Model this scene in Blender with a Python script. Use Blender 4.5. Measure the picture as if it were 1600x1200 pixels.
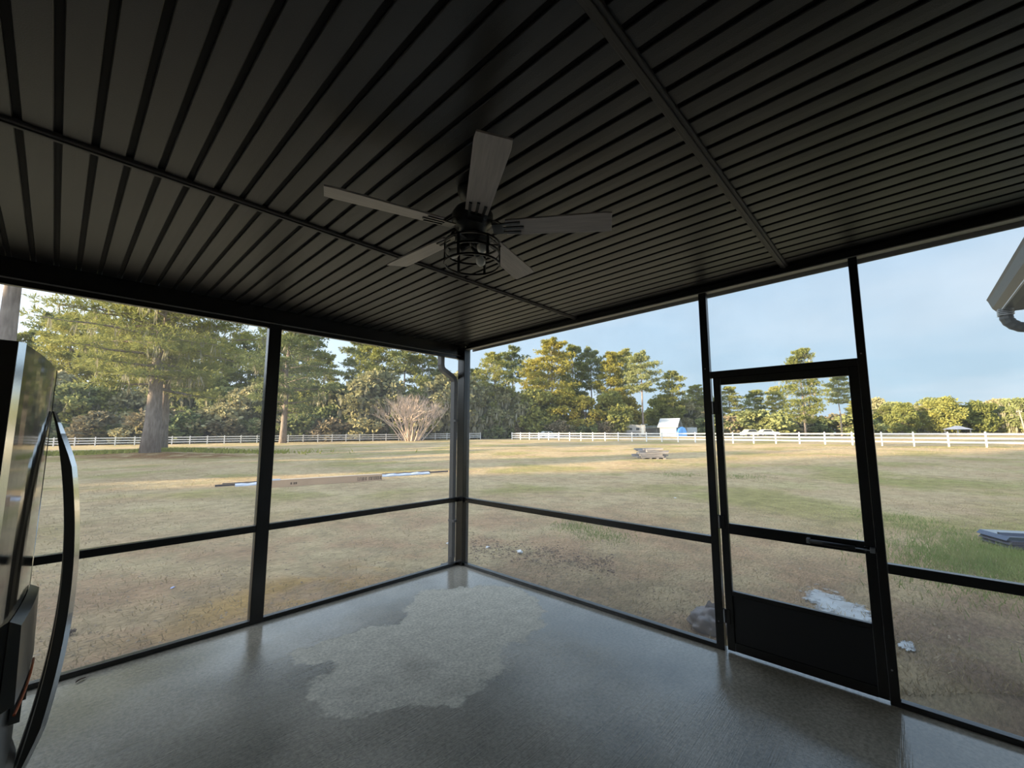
import bpy, bmesh, math, random
import numpy as np
from mathutils import Vector, Matrix, noise

for o in list(bpy.data.objects):
    bpy.data.objects.remove(o, do_unlink=True)
S = bpy.context.scene
COL = S.collection
PI = math.pi
rnd = random.Random(7)

# ---------------------------------------------------------------- camera
CX, CY, CZ = -3.510, -4.157, 1.600
YAW, PITCH, FPX = 47.05, 6.69, 658.5
cam_d = bpy.data.cameras.new('camera')
cam_d.sensor_fit = 'HORIZONTAL'
cam_d.sensor_width = 36.0
cam_d.lens = 36.0 * FPX / 1600.0
cam_d.clip_start = 0.02
cam_d.clip_end = 2000
cam = bpy.data.objects.new('camera', cam_d)
cam.location = (CX, CY, CZ)
cam.rotation_euler = (math.radians(90 + PITCH), 0, math.radians(-YAW))
COL.objects.link(cam)
S.camera = cam
S.view_settings.view_transform = 'Standard'
S.view_settings.look = 'None'
S.view_settings.gamma = 1
S.view_settings.use_curve_mapping = False
S.view_settings.exposure = 0.95

# ---------------------------------------------------------------- sun and sky
SUN_EL = math.radians(9.0)
SUN_H = Vector((-0.995, 0.439, 0)).normalized()          # horizontal direction towards the sun
SUN_V = Vector((SUN_H.x * math.cos(SUN_EL), SUN_H.y * math.cos(SUN_EL), math.sin(SUN_EL)))
sun_d = bpy.data.lights.new('sun', 'SUN')
sun_d.energy = 9.5
sun_d.angle = math.radians(1.0)
sun_d.color = (1.0, 0.78, 0.48)
sun = bpy.data.objects.new('sun', sun_d)
sun.rotation_euler = SUN_V.to_track_quat('Z', 'Y').to_euler()
sun.location = (-30, 20, 40)
COL.objects.link(sun)

W = bpy.data.worlds.new('sky')
S.world = W
W.use_nodes = True
nt = W.node_tree
nt.nodes.clear()
def wn(t, **k):
    n = nt.nodes.new(t)
    for a, b in k.items():
        setattr(n, a, b)
    return n
tc = wn('ShaderNodeTexCoord')
sep = wn('ShaderNodeSeparateXYZ')
nt.links.new(tc.outputs['Generated'], sep.inputs[0])
ramp = wn('ShaderNodeValToRGB')
ramp.color_ramp.elements[0].position = 0.0
ramp.color_ramp.elements[0].color = (0.355, 0.48, 0.56, 1)
ramp.color_ramp.elements[1].position = 1.0
ramp.color_ramp.elements[1].color = (0.31, 0.47, 0.70, 1)
e = ramp.color_ramp.elements.new(0.40)
e.color = (0.30, 0.44, 0.60, 1)
nt.links.new(sep.outputs['Z'], ramp.inputs[0])
# thin streaky cloud, spread by direction on a flat cloud layer
dv = wn('ShaderNodeMath', operation='ADD'); dv.inputs[1].default_value = 0.12
nt.links.new(sep.outputs['Z'], dv.inputs[0])
dx = wn('ShaderNodeMath', operation='DIVIDE'); dy = wn('ShaderNodeMath', operation='DIVIDE')
nt.links.new(sep.outputs['X'], dx.inputs[0]); nt.links.new(dv.outputs[0], dx.inputs[1])
nt.links.new(sep.outputs['Y'], dy.inputs[0]); nt.links.new(dv.outputs[0], dy.inputs[1])
cmb = wn('ShaderNodeCombineXYZ')
nt.links.new(dx.outputs[0], cmb.inputs[0]); nt.links.new(dy.outputs[0], cmb.inputs[1])
cn = wn('ShaderNodeTexNoise'); cn.inputs['Scale'].default_value = 0.55; cn.inputs['Detail'].default_value = 5
nt.links.new(cmb.outputs[0], cn.inputs['Vector'])
cr = wn('ShaderNodeMapRange'); cr.inputs['From Min'].default_value = 0.42; cr.inputs['From Max'].default_value = 0.75
cr.inputs['To Max'].default_value = 0.55
nt.links.new(cn.outputs['Fac'], cr.inputs['Value'])
# whiter and brighter towards the sun's side of the sky
dt = wn('ShaderNodeVectorMath', operation='DOT_PRODUCT')
nt.links.new(tc.outputs['Generated'], dt.inputs[0]); dt.inputs[1].default_value = SUN_V
gl = wn('ShaderNodeMapRange'); gl.inputs['From Min'].default_value = -0.75; gl.inputs['From Max'].default_value = 0.9
gl.inputs['To Max'].default_value = 0.85
nt.links.new(dt.outputs['Value'], gl.inputs['Value'])
mx0 = wn('ShaderNodeMath', operation='MAXIMUM')
nt.links.new(cr.outputs[0], mx0.inputs[0]); nt.links.new(gl.outputs[0], mx0.inputs[1])
mix = wn('ShaderNodeMix', data_type='RGBA'); mix.clamp_factor = True
nt.links.new(mx0.outputs[0], mix.inputs['Factor'])
nt.links.new(ramp.outputs[0], mix.inputs['A'])
mix.inputs['B'].default_value = (0.55, 0.60, 0.65, 1)
bg = wn('ShaderNodeBackground'); bg.inputs['Strength'].default_value = 1.0
nt.links.new(mix.outputs['Result'], bg.inputs['Color'])
# forward scattering: the thin cloud glows towards the sun
ha = wn('ShaderNodeMapRange'); ha.inputs['From Min'].default_value = -1; ha.inputs['From Max'].default_value = 1
nt.links.new(dt.outputs['Value'], ha.inputs['Value'])
pw = wn('ShaderNodeMath', operation='POWER'); pw.inputs[1].default_value = 3.0
nt.links.new(ha.outputs[0], pw.inputs[0])
st = wn('ShaderNodeMath', operation='MULTIPLY_ADD'); st.inputs[1].default_value = 2.2; st.inputs[2].default_value = 1.0
nt.links.new(pw.outputs[0], st.inputs[0])
nt.links.new(st.outputs[0], bg.inputs['Strength'])
wo = wn('ShaderNodeOutputWorld')
nt.links.new(bg.outputs[0], wo.inputs[0])

# ---------------------------------------------------------------- helpers
RV = Vector((math.cos(math.radians(YAW)), -math.sin(math.radians(YAW)), 0))
FV = Vector((math.sin(math.radians(YAW)), math.cos(math.radians(YAW)), 0))
def LD(lat, dep, z=0.0):
    v = Vector((CX, CY, 0)) + RV * lat + FV * dep
    return Vector((v.x, v.y, z))
def sstep(a, b, x):
    t = min(1, max(0, (x - a) / (b - a)))
    return t * t * (3 - 2 * t)
PINE_XY = LD(-31.5, 37.1)
def ground(x, y):
    dxx, dyy = x - CX, y - CY
    lat = dxx * RV.x + dyy * RV.y
    dep = dxx * FV.x + dyy * FV.y
    R = math.hypot(dxx, dyy)
    t = sstep(8, 35, R)
    far = -0.42 + 0.009 * lat + 0.0097 * dep
    far = max(-1.2, min(1.0, far))
    g = -0.12 * (1 - t) + t * far
    return g
def pix_ray(px, py):
    p = math.radians(PITCH)
    w = FV * math.cos(p) + Vector((0, 0, math.sin(p)))
    u = FV * -math.sin(p) + Vector((0, 0, math.cos(p)))
    return RV * ((px - 800) / FPX) - u * ((py - 600) / FPX) + w
def gp(px, py):
    d = pix_ray(px, py); z = -0.12
    for i in range(60):
        t = (z - CZ) / d.z
        P = Vector((CX, CY, CZ)) + d * t
        z = 0.5 * z + 0.5 * ground(P.x, P.y)
    P.z = ground(P.x, P.y)
    return P
def pd(px, dep):
    """ground point seen in column px at a known depth"""
    P = LD((px - 800) / FPX * dep, dep)
    P.z = ground(P.x, P.y)
    return P

MATS = {}
def mat(name, col, rough=0.5, metal=0.0, spec=0.5, var=0.0, vscale=3.0, bump=0.0, bscale=60.0,
        coat=0.0, col2=None, objvar=0.0, transl=0.0, stretch=None):
    if name in MATS:
        return MATS[name]
    m = bpy.data.materials.new(name)
    m.use_nodes = True
    n = m.node_tree
    b = n.nodes['Principled BSDF']
    b.inputs['Roughness'].default_value = rough
    b.inputs['Metallic'].default_value = metal
    b.inputs['Specular IOR Level'].default_value = spec
    b.inputs['Coat Weight'].default_value = coat
    t = n.nodes.new('ShaderNodeTexCoord')
    mp = n.nodes.new('ShaderNodeMapping')
    n.links.new(t.outputs['Object'], mp.inputs['Vector'])
    if stretch:
        mp.inputs['Scale'].default_value = stretch
    c = (*col, 1)
    b.inputs['Base Color'].default_value = c
    src = None
    if var > 0 or col2 is not None:
        nz = n.nodes.new('ShaderNodeTexNoise')
        nz.inputs['Scale'].default_value = vscale
        nz.inputs['Detail'].default_value = 4
        n.links.new(mp.outputs[0], nz.inputs['Vector'])
        mr = n.nodes.new('ShaderNodeMapRange')
        mr.inputs['From Min'].default_value = 0.3
        mr.inputs['From Max'].default_value = 0.7
        n.links.new(nz.outputs['Fac'], mr.inputs['Value'])
        mi = n.nodes.new('ShaderNodeMix'); mi.data_type = 'RGBA'
        mi.inputs['A'].default_value = c
        mi.inputs['B'].default_value = (*(col2 if col2 else tuple(max(0, v * (1 - var)) for v in col)), 1)
        n.links.new(mr.outputs[0], mi.inputs['Factor'])
        src = mi.outputs['Result']
    if objvar > 0:
        oi = n.nodes.new('ShaderNodeObjectInfo')
        hs = n.nodes.new('ShaderNodeHueSaturation')
        m1 = n.nodes.new('ShaderNodeMapRange')
        m1.inputs['To Min'].default_value = 1 - objvar
        m1.inputs['To Max'].default_value = 1 + objvar
        n.links.new(oi.outputs['Random'], m1.inputs['Value'])
        n.links.new(m1.outputs[0], hs.inputs['Value'])
        m2 = n.nodes.new('ShaderNodeMapRange')
        m2.inputs['To Min'].default_value = 0.5 + objvar * 0.06
        m2.inputs['To Max'].default_value = 0.5 - objvar * 0.06
        n.links.new(oi.outputs['Random'], m2.inputs['Value'])
        n.links.new(m2.outputs[0], hs.inputs['Hue'])
        if src: n.links.new(src, hs.inputs['Color'])
        else: hs.inputs['Color'].default_value = c
        src = hs.outputs[0]
    if src:
        n.links.new(src, b.inputs['Base Color'])
    if bump > 0:
        nb = n.nodes.new('ShaderNodeTexNoise')
        nb.inputs['Scale'].default_value = bscale
        nb.inputs['Detail'].default_value = 5
        n.links.new(mp.outputs[0], nb.inputs['Vector'])
        bp = n.nodes.new('ShaderNodeBump')
        bp.inputs['Strength'].default_value = bump
        bp.inputs['Distance'].default_value = 0.02
        n.links.new(nb.outputs['Fac'], bp.inputs['Height'])
        n.links.new(bp.outputs[0], b.inputs['Normal'])
    if transl > 0:
        tr = n.nodes.new('ShaderNodeBsdfTranslucent')
        if src: n.links.new(src, tr.inputs['Color'])
        else: tr.inputs['Color'].default_value = c
        ms = n.nodes.new('ShaderNodeMixShader')
        ms.inputs[0].default_value = transl
        n.links.new(b.outputs[0], ms.inputs[1]); n.links.new(tr.outputs[0], ms.inputs[2])
        n.links.new(ms.outputs[0], n.nodes['Material Output'].inputs[0])
    MATS[name] = m
    return m

def link_mesh(name, me, m, parent=None):
    o = bpy.data.objects.new(name, me)
    COL.objects.link(o)
    if m is not None and not me.materials:
        me.materials.append(m)
    if parent is not None:
        o.parent = parent
    return o
def build(name, bm, m, parent=None, smooth=False):
    me = bpy.data.meshes.new(name)
    bmesh.ops.recalc_face_normals(bm, faces=bm.faces[:])
    bm.to_mesh(me); bm.free()
    if smooth:
        for p in me.polygons: p.use_smooth = True
    return link_mesh(name, me, m, parent)
def tag(o, label, cat, group=None, kind=None):
    o['label'] = label; o['category'] = cat
    if group: o['group'] = group
    if kind: o['kind'] = kind
    return o
def thing(name, label, cat, loc=(0, 0, 0), rz=0, group=None, kind=None):
    o = bpy.data.objects.new(name, None)
    o.empty_display_size = 0.1
    COL.objects.link(o)
    o.location = loc; o.rotation_euler = (0, 0, rz)
    return tag(o, label, cat, group, kind)
def bm_box(bm, x0, x1, y0, y1, z0, z1, M=None):
    vs = [bm.verts.new((x, y, z)) for z in (z0, z1) for x, y in ((x0, y0), (x1, y0), (x1, y1), (x0, y1))]
    for f in ((0, 3, 2, 1), (4, 5, 6, 7), (0, 1, 5, 4), (1, 2, 6, 5), (2, 3, 7, 6), (3, 0, 4, 7)):
        bm.faces.new([vs[i] for i in f])
    if M is not None:
        bmesh.ops.transform(bm, matrix=M, verts=vs)
    return vs
def box(name, x0, x1, y0, y1, z0, z1, m, parent=None, bev=0.0, M=None):
    bm = bmesh.new()
    bm_box(bm, x0, x1, y0, y1, z0, z1, M)
    if bev > 0:
        bmesh.ops.bevel(bm, geom=bm.edges[:], offset=bev, segments=2, affect='EDGES', profile=0.5)
    return build(name, bm, m, parent)
def bm_tube(bm, pts, rads, n=8, cap=True, squash=None):
    pts = [Vector(p) for p in pts]
    rings = []
    up = Vector((0, 0, 1))
    for i, p in enumerate(pts):
        d = (pts[min(i + 1, len(pts) - 1)] - pts[max(i - 1, 0)])
        if d.length < 1e-9: d = Vector((0, 0, 1))
        d.normalize()
        a = d.orthogonal().normalized() if i == 0 else (a - d * a.dot(d)).normalized()
        b = d.cross(a)
        r = rads[i] if isinstance(rads, (list, tuple)) else rads
        rings.append([bm.verts.new(p + (a * math.cos(2 * PI * k / n) + b * math.sin(2 * PI * k / n)) * r) for k in range(n)])
    for i in range(len(rings) - 1):
        for k in range(n):
            bm.faces.new((rings[i][k], rings[i][(k + 1) % n], rings[i + 1][(k + 1) % n], rings[i + 1][k]))
    if cap:
        bm.faces.new(rings[0][::-1]); bm.faces.new(rings[-1])
def bm_sweep_rect(bm, pts, w, h, side):
    """rectangular profile swept along pts; side = fixed sideways axis"""
    pts = [Vector(p) for p in pts]; side = Vector(side).normalized(); rings = []
    for i, p in enumerate(pts):
        d = (pts[min(i + 1, len(pts) - 1)] - pts[max(i - 1, 0)]).normalized()
        nrm = d.cross(side).normalized()
        rings.append([bm.verts.new(p + side * sx * w / 2 + nrm * sy * h / 2) for sx, sy in ((-1, -1), (1, -1), (1, 1), (-1, 1))])
    for i in range(len(rings) - 1):
        for k in range(4):
            bm.faces.new((rings[i][k], rings[i][(k + 1) % 4], rings[i + 1][(k + 1) % 4], rings[i + 1][k]))
    bm.faces.new(rings[0][::-1]); bm.faces.new(rings[-1])
def bm_lathe(bm, prof, n=32, c=(0, 0)):
    rings = []
    for r, z in prof:
        rings.append([bm.verts.new((c[0] + r * math.cos(2 * PI * k / n), c[1] + r * math.sin(2 * PI * k / n), z)) for k in range(n)])
    for i in range(len(rings) - 1):
        for k in range(n):
            bm.faces.new((rings[i][k], rings[i][(k + 1) % n], rings[i + 1][(k + 1) % n], rings[i + 1][k]))
    return rings
def mesh_np(name, verts, tris):
    me = bpy.data.meshes.new(name)
    nv, nf = len(verts), len(tris)
    me.vertices.add(nv); me.vertices.foreach_set('co', np.asarray(verts, np.float32).ravel())
    me.loops.add(nf * 3); me.loops.foreach_set('vertex_index', np.asarray(tris, np.int32).ravel())
    me.polygons.add(nf); me.polygons.foreach_set('loop_start', np.arange(0, nf * 3, 3, dtype=np.int32))
    me.update(); me.validate()
    return me
def copy_tree(o, parent=None):
    c = o.copy(); COL.objects.link(c)
    if parent is not None: c.parent = parent
    for ch in list(o.children): copy_tree(ch, c)
    return c

# ---------------------------------------------------------------- materials of the porch
M_frame = mat('bronze_aluminium', (0.011, 0.0105, 0.0105), rough=0.24, spec=0.6, bump=0.03, bscale=200)
M_plank = mat('bronze_soffit', (0.0115, 0.0108, 0.0118), rough=0.36, spec=0.62, bump=0.10, bscale=260, var=0.12, vscale=6)
M_groove = mat('soffit_groove', (0.012, 0.011, 0.011), rough=0.7, spec=0.2)
M_trim = mat('bronze_trim', (0.06, 0.054, 0.052), rough=0.5, spec=0.4, bump=0.03)
M_lip = mat('lit_lip', (0.22, 0.21, 0.20), rough=0.4)  # bronze edge coloured paler for the ground light its underside catches
M_gutter = mat('bronze_gutter', (0.06, 0.056, 0.054), rough=0.4, spec=0.5)
M_kick = mat('black_kick_panel', (0.014, 0.014, 0.015), rough=0.45, spec=0.4)
M_roof = mat('roof_metal', (0.10, 0.095, 0.09), rough=0.5)
M_siding = mat('house_siding', (0.58, 0.57, 0.55), rough=0.7, var=0.1)
M_steel = mat('dull_steel', (0.30, 0.30, 0.31), rough=0.35, metal=0.8)

def screen_material():
    m = bpy.data.materials.new('insect_screen')
    m.use_nodes = True
    n = m.node_tree; n.nodes.clear()
    out = n.nodes.new('ShaderNodeOutputMaterial')
    tr = n.nodes.new('ShaderNodeBsdfTransparent'); tr.inputs[0].default_value = (1, 1, 1, 1)
    df = n.nodes.new('ShaderNodeBsdfDiffuse'); df.inputs[0].default_value = (0.33, 0.33, 0.34, 1)
    tl = n.nodes.new('ShaderNodeBsdfTranslucent'); tl.inputs[0].default_value = (0.40, 0.40, 0.41, 1)
    ad = n.nodes.new('ShaderNodeMixShader'); ad.inputs[0].default_value = 0.5
    n.links.new(df.outputs[0], ad.inputs[1]); n.links.new(tl.outputs[0], ad.inputs[2])
    t = n.nodes.new('ShaderNodeTexCoord'); nz = n.nodes.new('ShaderNodeTexNoise')
    nz.inputs['Scale'].default_value = 2.2; nz.inputs['Detail'].default_value = 3
    n.links.new(t.outputs['Object'], nz.inputs['Vector'])
    mr = n.nodes.new('ShaderNodeMapRange'); mr.inputs['To Min'].default_value = 0.08; mr.inputs['To Max'].default_value = 0.18
    n.links.new(nz.outputs['Fac'], mr.inputs['Value'])
    mx = n.nodes.new('ShaderNodeMixShader')
    n.links.new(mr.outputs[0], mx.inputs[0])
    n.links.new(tr.outputs[0], mx.inputs[1]); n.links.new(ad.outputs[0], mx.inputs[2])
    n.links.new(mx.outputs[0], out.inputs[0])
    return m
M_screen = screen_material()

# wet broom-finished concrete with a drier patch in the middle
def concrete_material():
    m = bpy.data.materials.new('wet_concrete')
    m.use_nodes = True
    n = m.node_tree; L = n.links
    b = n.nodes['Principled BSDF']
    tcn = n.nodes.new('ShaderNodeTexCoord')
    P = tcn.outputs['Object']
    def N(t): return n.nodes.new(t)
    def math_(op, a, bb=None, clamp=False):
        x = N('ShaderNodeMath'); x.operation = op; x.use_clamp = clamp
        for i, v in ((0, a), (1, bb)):
            if v is None: continue
            if isinstance(v, (int, float)): x.inputs[i].default_value = v
            else: L.new(v, x.inputs[i])
        return x.outputs[0]
    wob = N('ShaderNodeTexNoise'); wob.inputs['Scale'].default_value = 2.3; wob.inputs['Detail'].default_value = 7; wob.inputs['Roughness'].default_value = 0.62
    L.new(P, wob.inputs['Vector'])
    wv = N('ShaderNodeVectorMath'); wv.operation = 'SUBTRACT'; wv.inputs[1].default_value = (0.5, 0.5, 0.5)
    L.new(wob.outputs['Color'], wv.inputs[0])
    ws = N('ShaderNodeVectorMath'); ws.operation = 'SCALE'; ws.inputs['Scale'].default_value = 0.75
    L.new(wv.outputs[0], ws.inputs[0])
    wp = N('ShaderNodeVectorMath'); wp.operation = 'ADD'
    L.new(P, wp.inputs[0]); L.new(ws.outputs[0], wp.inputs[1])
    def blob(cx, cy, rx, ry, ang):
        mp = N('ShaderNodeMapping'); mp.vector_type = 'TEXTURE'
        mp.inputs['Location'].default_value = (cx, cy, 0); mp.inputs['Rotation'].default_value = (0, 0, math.radians(ang))
        mp.inputs['Scale'].default_value = (rx, ry, 1)
        L.new(wp.outputs[0], mp.inputs['Vector'])
        ln = N('ShaderNodeVectorMath'); ln.operation = 'LENGTH'
        L.new(mp.outputs[0], ln.inputs[0])
        return ln.outputs['Value']
    d1 = blob(-0.82, -1.16, 0.66, 0.66, 20)
    d2 = blob(-1.58, -1.42, 0.66, 0.60, 0)
    d3 = blob(-1.75, -0.95, 0.5, 0.26, -15)
    d = math_('MINIMUM', math_('MINIMUM', d1, d2), d3)
    dry = N('ShaderNodeMapRange'); dry.interpolation_type = 'SMOOTHSTEP'
    dry.inputs['From Min'].default_value = 1.06; dry.inputs['From Max'].default_value = 0.97
    L.new(d, dry.inputs['Value'])
    # damp smear across the dry patch
    sm = N('ShaderNodeTexNoise'); sm.inputs['Scale'].default_value = 1.6; sm.inputs['Detail'].default_value = 5
    L.new(P, sm.inputs['Vector'])
    smr = N('ShaderNodeMapRange'); smr.inputs['From Min'].default_value = 0.58; smr.inputs['From Max'].default_value = 0.70
    smr.inputs['To Min'].default_value = 1.0; smr.inputs['To Max'].default_value = 0.55
    L.new(sm.outputs['Fac'], smr.inputs['Value'])
    dryf = math_('MULTIPLY', dry.outputs[0], smr.outputs[0])
    # colours
    n1 = N('ShaderNodeTexNoise'); n1.inputs['Scale'].default_value = 1.1; n1.inputs['Detail'].default_value = 6
    L.new(P, n1.inputs['Vector'])
    wetc = N('ShaderNodeValToRGB')
    wetc.color_ramp.elements[0].position = 0.38; wetc.color_ramp.elements[0].color = (0.21, 0.185, 0.140, 1)
    wetc.color_ramp.elements[1].position = 0.62; wetc.color_ramp.elements[1].color = (0.40, 0.355, 0.285, 1)
    L.new(n1.outputs['Fac'], wetc.inputs[0])
    n2 = N('ShaderNodeTexNoise'); n2.inputs['Scale'].default_value = 9; n2.inputs['Detail'].default_value = 8
    L.new(P, n2.inputs['Vector'])
    dryc = N('ShaderNodeValToRGB')
    dryc.color_ramp.elements[0].position = 0.3; dryc.color_ramp.elements[0].color = (0.54, 0.50, 0.42, 1)
    dryc.color_ramp.elements[1].position = 0.72; dryc.color_ramp.elements[1].color = (0.68, 0.63, 0.53, 1)
    L.new(n2.outputs['Fac'], dryc.inputs[0])
    # fine pitting
    pit = N('ShaderNodeTexNoise'); pit.inputs['Scale'].default_value = 45; pit.inputs['Detail'].default_value = 6; pit.inputs['Roughness'].default_value = 0.7
    L.new(P, pit.inputs['Vector'])
    pr_ = N('ShaderNodeMapRange'); pr_.inputs['From Min'].default_value = 0.33; pr_.inputs['From Max'].default_value = 0.62
    pr_.inputs['To Min'].default_value = 0.62; pr_.inputs['To Max'].default_value = 1.12
    L.new(pit.outputs['Fac'], pr_.inputs['Value'])
    cm = N('ShaderNodeMix'); cm.data_type = 'RGBA'
    L.new(dryf, cm.inputs['Factor']); L.new(wetc.outputs[0], cm.inputs['A']); L.new(dryc.outputs[0], cm.inputs['B'])
    hv = N('ShaderNodeHueSaturation'); L.new(cm.outputs['Result'], hv.inputs['Color']); L.new(pr_.outputs[0], hv.inputs['Value'])
    L.new(hv.outputs[0], b.inputs['Base Color'])
    # gloss: standing water film near the front and right edges, duller elsewhere
    sx = N('ShaderNodeSeparateXYZ'); L.new(P, sx.inputs[0])
    pud = N('ShaderNodeTexNoise'); pud.inputs['Scale'].default_value = 0.9; pud.inputs['Detail'].default_value = 4
    L.new(P, pud.inputs['Vector'])
    ex = math_('ADD', sx.outputs['X'], math_('MULTIPLY', pud.outputs['Fac'], 1.3))
    ey = math_('ADD', sx.outputs['Y'], math_('MULTIPLY', pud.outputs['Fac'], 1.0))
    edge = math_('MAXIMUM', ex, ey)
    rr = N('ShaderNodeMapRange'); rr.interpolation_type = 'SMOOTHSTEP'
    rr.inputs['From Min'].default_value = -1.3; rr.inputs['From Max'].default_value = 0.1
    rr.inputs['To Min'].default_value = 0.42; rr.inputs['To Max'].default_value = 0.05
    L.new(edge, rr.inputs['Value'])
    rm = N('ShaderNodeMix'); rm.data_type = 'FLOAT'
    L.new(dryf, rm.inputs['Factor']); L.new(rr.outputs[0], rm.inputs['A']); rm.inputs['B'].default_value = 0.75
    L.new(rm.outputs['Result'], b.inputs['Roughness'])
    sp = N('ShaderNodeMapRange'); sp.inputs['From Min'].default_value = -1.3; sp.inputs['From Max'].default_value = 0.1
    sp.inputs['To Min'].default_value = 0.42; sp.inputs['To Max'].default_value = 1.0
    L.new(edge, sp.inputs['Value'])
    sp2 = N('ShaderNodeMix'); sp2.data_type = 'FLOAT'
    L.new(dryf, sp2.inputs['Factor']); L.new(sp.outputs[0], sp2.inputs['A']); sp2.inputs['B'].default_value = 0.2
    L.new(sp2.outputs['Result'], b.inputs['Specular IOR Level'])
    # broom lines run from the left-front towards the right-back
    mpb = N('ShaderNodeMapping'); mpb.inputs['Rotation'].default_value = (0, 0, math.radians(3)); mpb.inputs['Scale'].default_value = (4, 150, 1)
    L.new(P, mpb.inputs['Vector'])
    br = N('ShaderNodeTexNoise'); br.inputs['Scale'].default_value = 1; br.inputs['Detail'].default_value = 3
    L.new(mpb.outputs[0], br.inputs['Vector'])
    gr = N('ShaderNodeTexNoise'); gr.inputs['Scale'].default_value = 90; gr.inputs['Detail'].default_value = 4
    L.new(P, gr.inputs['Vector'])
    hsum = math_('ADD', math_('MULTIPLY', br.outputs['Fac'], 0.8), math_('MULTIPLY', gr.outputs['Fac'], 0.5))
    bst = N('ShaderNodeMapRange'); bst.inputs['From Min'].default_value = -1.3; bst.inputs['From Max'].default_value = 0.1
    bst.inputs['To Min'].default_value = 1.0; bst.inputs['To Max'].default_value = 0.10
    L.new(edge, bst.inputs['Value'])
    bp = N('ShaderNodeBump'); bp.inputs['Distance'].default_value = 0.010
    L.new(bst.outputs[0], bp.inputs['Strength']); L.new(hsum, bp.inputs['Height'])
    L.new(bp.outputs[0], b.inputs['Normal'])
    return m

# ---------------------------------------------------------------- floor slab
bm = bmesh.new()
bm_box(bm, -4.5, 0.10, -5.3, 0.10, -0.16, 0.0)
bmesh.ops.bevel(bm, geom=[e for e in bm.edges if all(v.co.z > -0.01 for v in e.verts)], offset=0.008, segments=2, affect='EDGES')
fl = build('floor', bm, concrete_material())
tag(fl, 'wet grey broom-finished concrete slab of the screened porch', 'floor', kind='structure')

# ---------------------------------------------------------------- ceiling of grooved soffit planks
SL = 0.022
def zc(y): return 2.735 - SL * y
ceil_ = thing('ceiling', 'dark bronze grooved soffit ceiling of the porch', 'ceiling', (0, 0, 0), kind='structure')
PITCHX = 0.1052
XL = -4.45
def sloped_box(name, x0, x1, y0, y1, d0, d1, m, parent, bev=0):
    bm = bmesh.new()
    vs = bm_box(bm, x0, x1, y0, y1, 0, 1)
    for v in vs:
        v.co.z = zc(v.co.y) + (d0 if v.co.z < 0.5 else d1)
    if bev: bmesh.ops.bevel(bm, geom=bm.edges[:], offset=bev, segments=1, affect='EDGES')
    return build(name, bm, m, parent)
sloped_box('backing', XL, 0.26, -5.28, 0.06, 0.012, 0.03, M_groove, ceil_)
segs = [(-1.75, 0.0), (-3.58, -1.79), (-5.27, -3.62)]
k0 = 0
x = -3.606
while x > XL: x -= PITCHX
for (y0, y1) in segs:
    # one plank mesh per row: flat face with rolled edges up into the groove
    me = None
    xx = x
    row = 0
    while xx < -0.01:
        a, b_ = xx + 0.011, min(xx + PITCHX - 0.011, -0.001)
        if a > XL and b_ - a > 0.02:
            if me is None or b_ - a < 0.08:
                bm = bmesh.new()
                w = b_ - a
                prof = [(-w / 2, 0.012), (-w / 2, 0.003), (-w / 2 + 0.003, 0.0), (0, -0.0008), (w / 2 - 0.003, 0.0), (w / 2, 0.003), (w / 2, 0.012)]
                r0 = [bm.verts.new((px, y0 - y1, z)) for px, z in prof]
                r1 = [bm.verts.new((px, 0, z)) for px, z in prof]
                for v in r0: v.co.z += -SL * (y0 - y1)
                for i in range(len(prof) - 1): bm.faces.new((r0[i], r0[i + 1], r1[i + 1], r1[i]))
                bm.faces.new(r0[::-1]); bm.faces.new(r1)
                o = build('soffit_plank', bm, M_plank, ceil_)
                if w > 0.08: me = o.data
            else:
                o = link_mesh('soffit_plank', me, M_plank, ceil_)
            o.location = ((a + b_) / 2, y1, zc(y1))
        xx += PITCHX
for yy in (-1.77, -3.60):
    t1 = sloped_box('joint_strip', XL, 0.0, yy - 0.024, yy + 0.024, -0.012, 0.011, M_trim, ceil_, 0.003)
    sloped_box('strip_ridge', XL, 0.0, yy - 0.009, yy + 0.009, -0.019, -0.011, M_trim, t1, 0.002)
# roof sheet above and its overhang past the right wall
rf = thing('roof', 'dark flat insulated roof panel over the porch', 'roof', (0, 0, 0), kind='structure')
sloped_box('roof_panel', XL - 0.05, 0.27, -5.28, 0.08, 0.031, 0.12, M_roof, rf)
sloped_box('overhang_soffit', 0.06, 0.26, -5.28, 0.06, 0.0, 0.011, M_plank, rf)
sloped_box('edge_fascia', 0.25, 0.272, -5.28, 0.08, -0.03, 0.12, M_trim, rf, 0.003)

# front beam
bmw = thing('trim_1', 'tall dark bronze eave beam above the front screens', 'beam', (0, 0, 0), kind='structure')
box('beam', XL, 0.06, 0.0, 0.055, 2.602, 2.735, M_frame, bmw, 0.004)
box('beam_lip', XL, 0.06, -0.006, 0.058, 2.594, 2.602, M_lip, bmw, 0.001)

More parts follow.
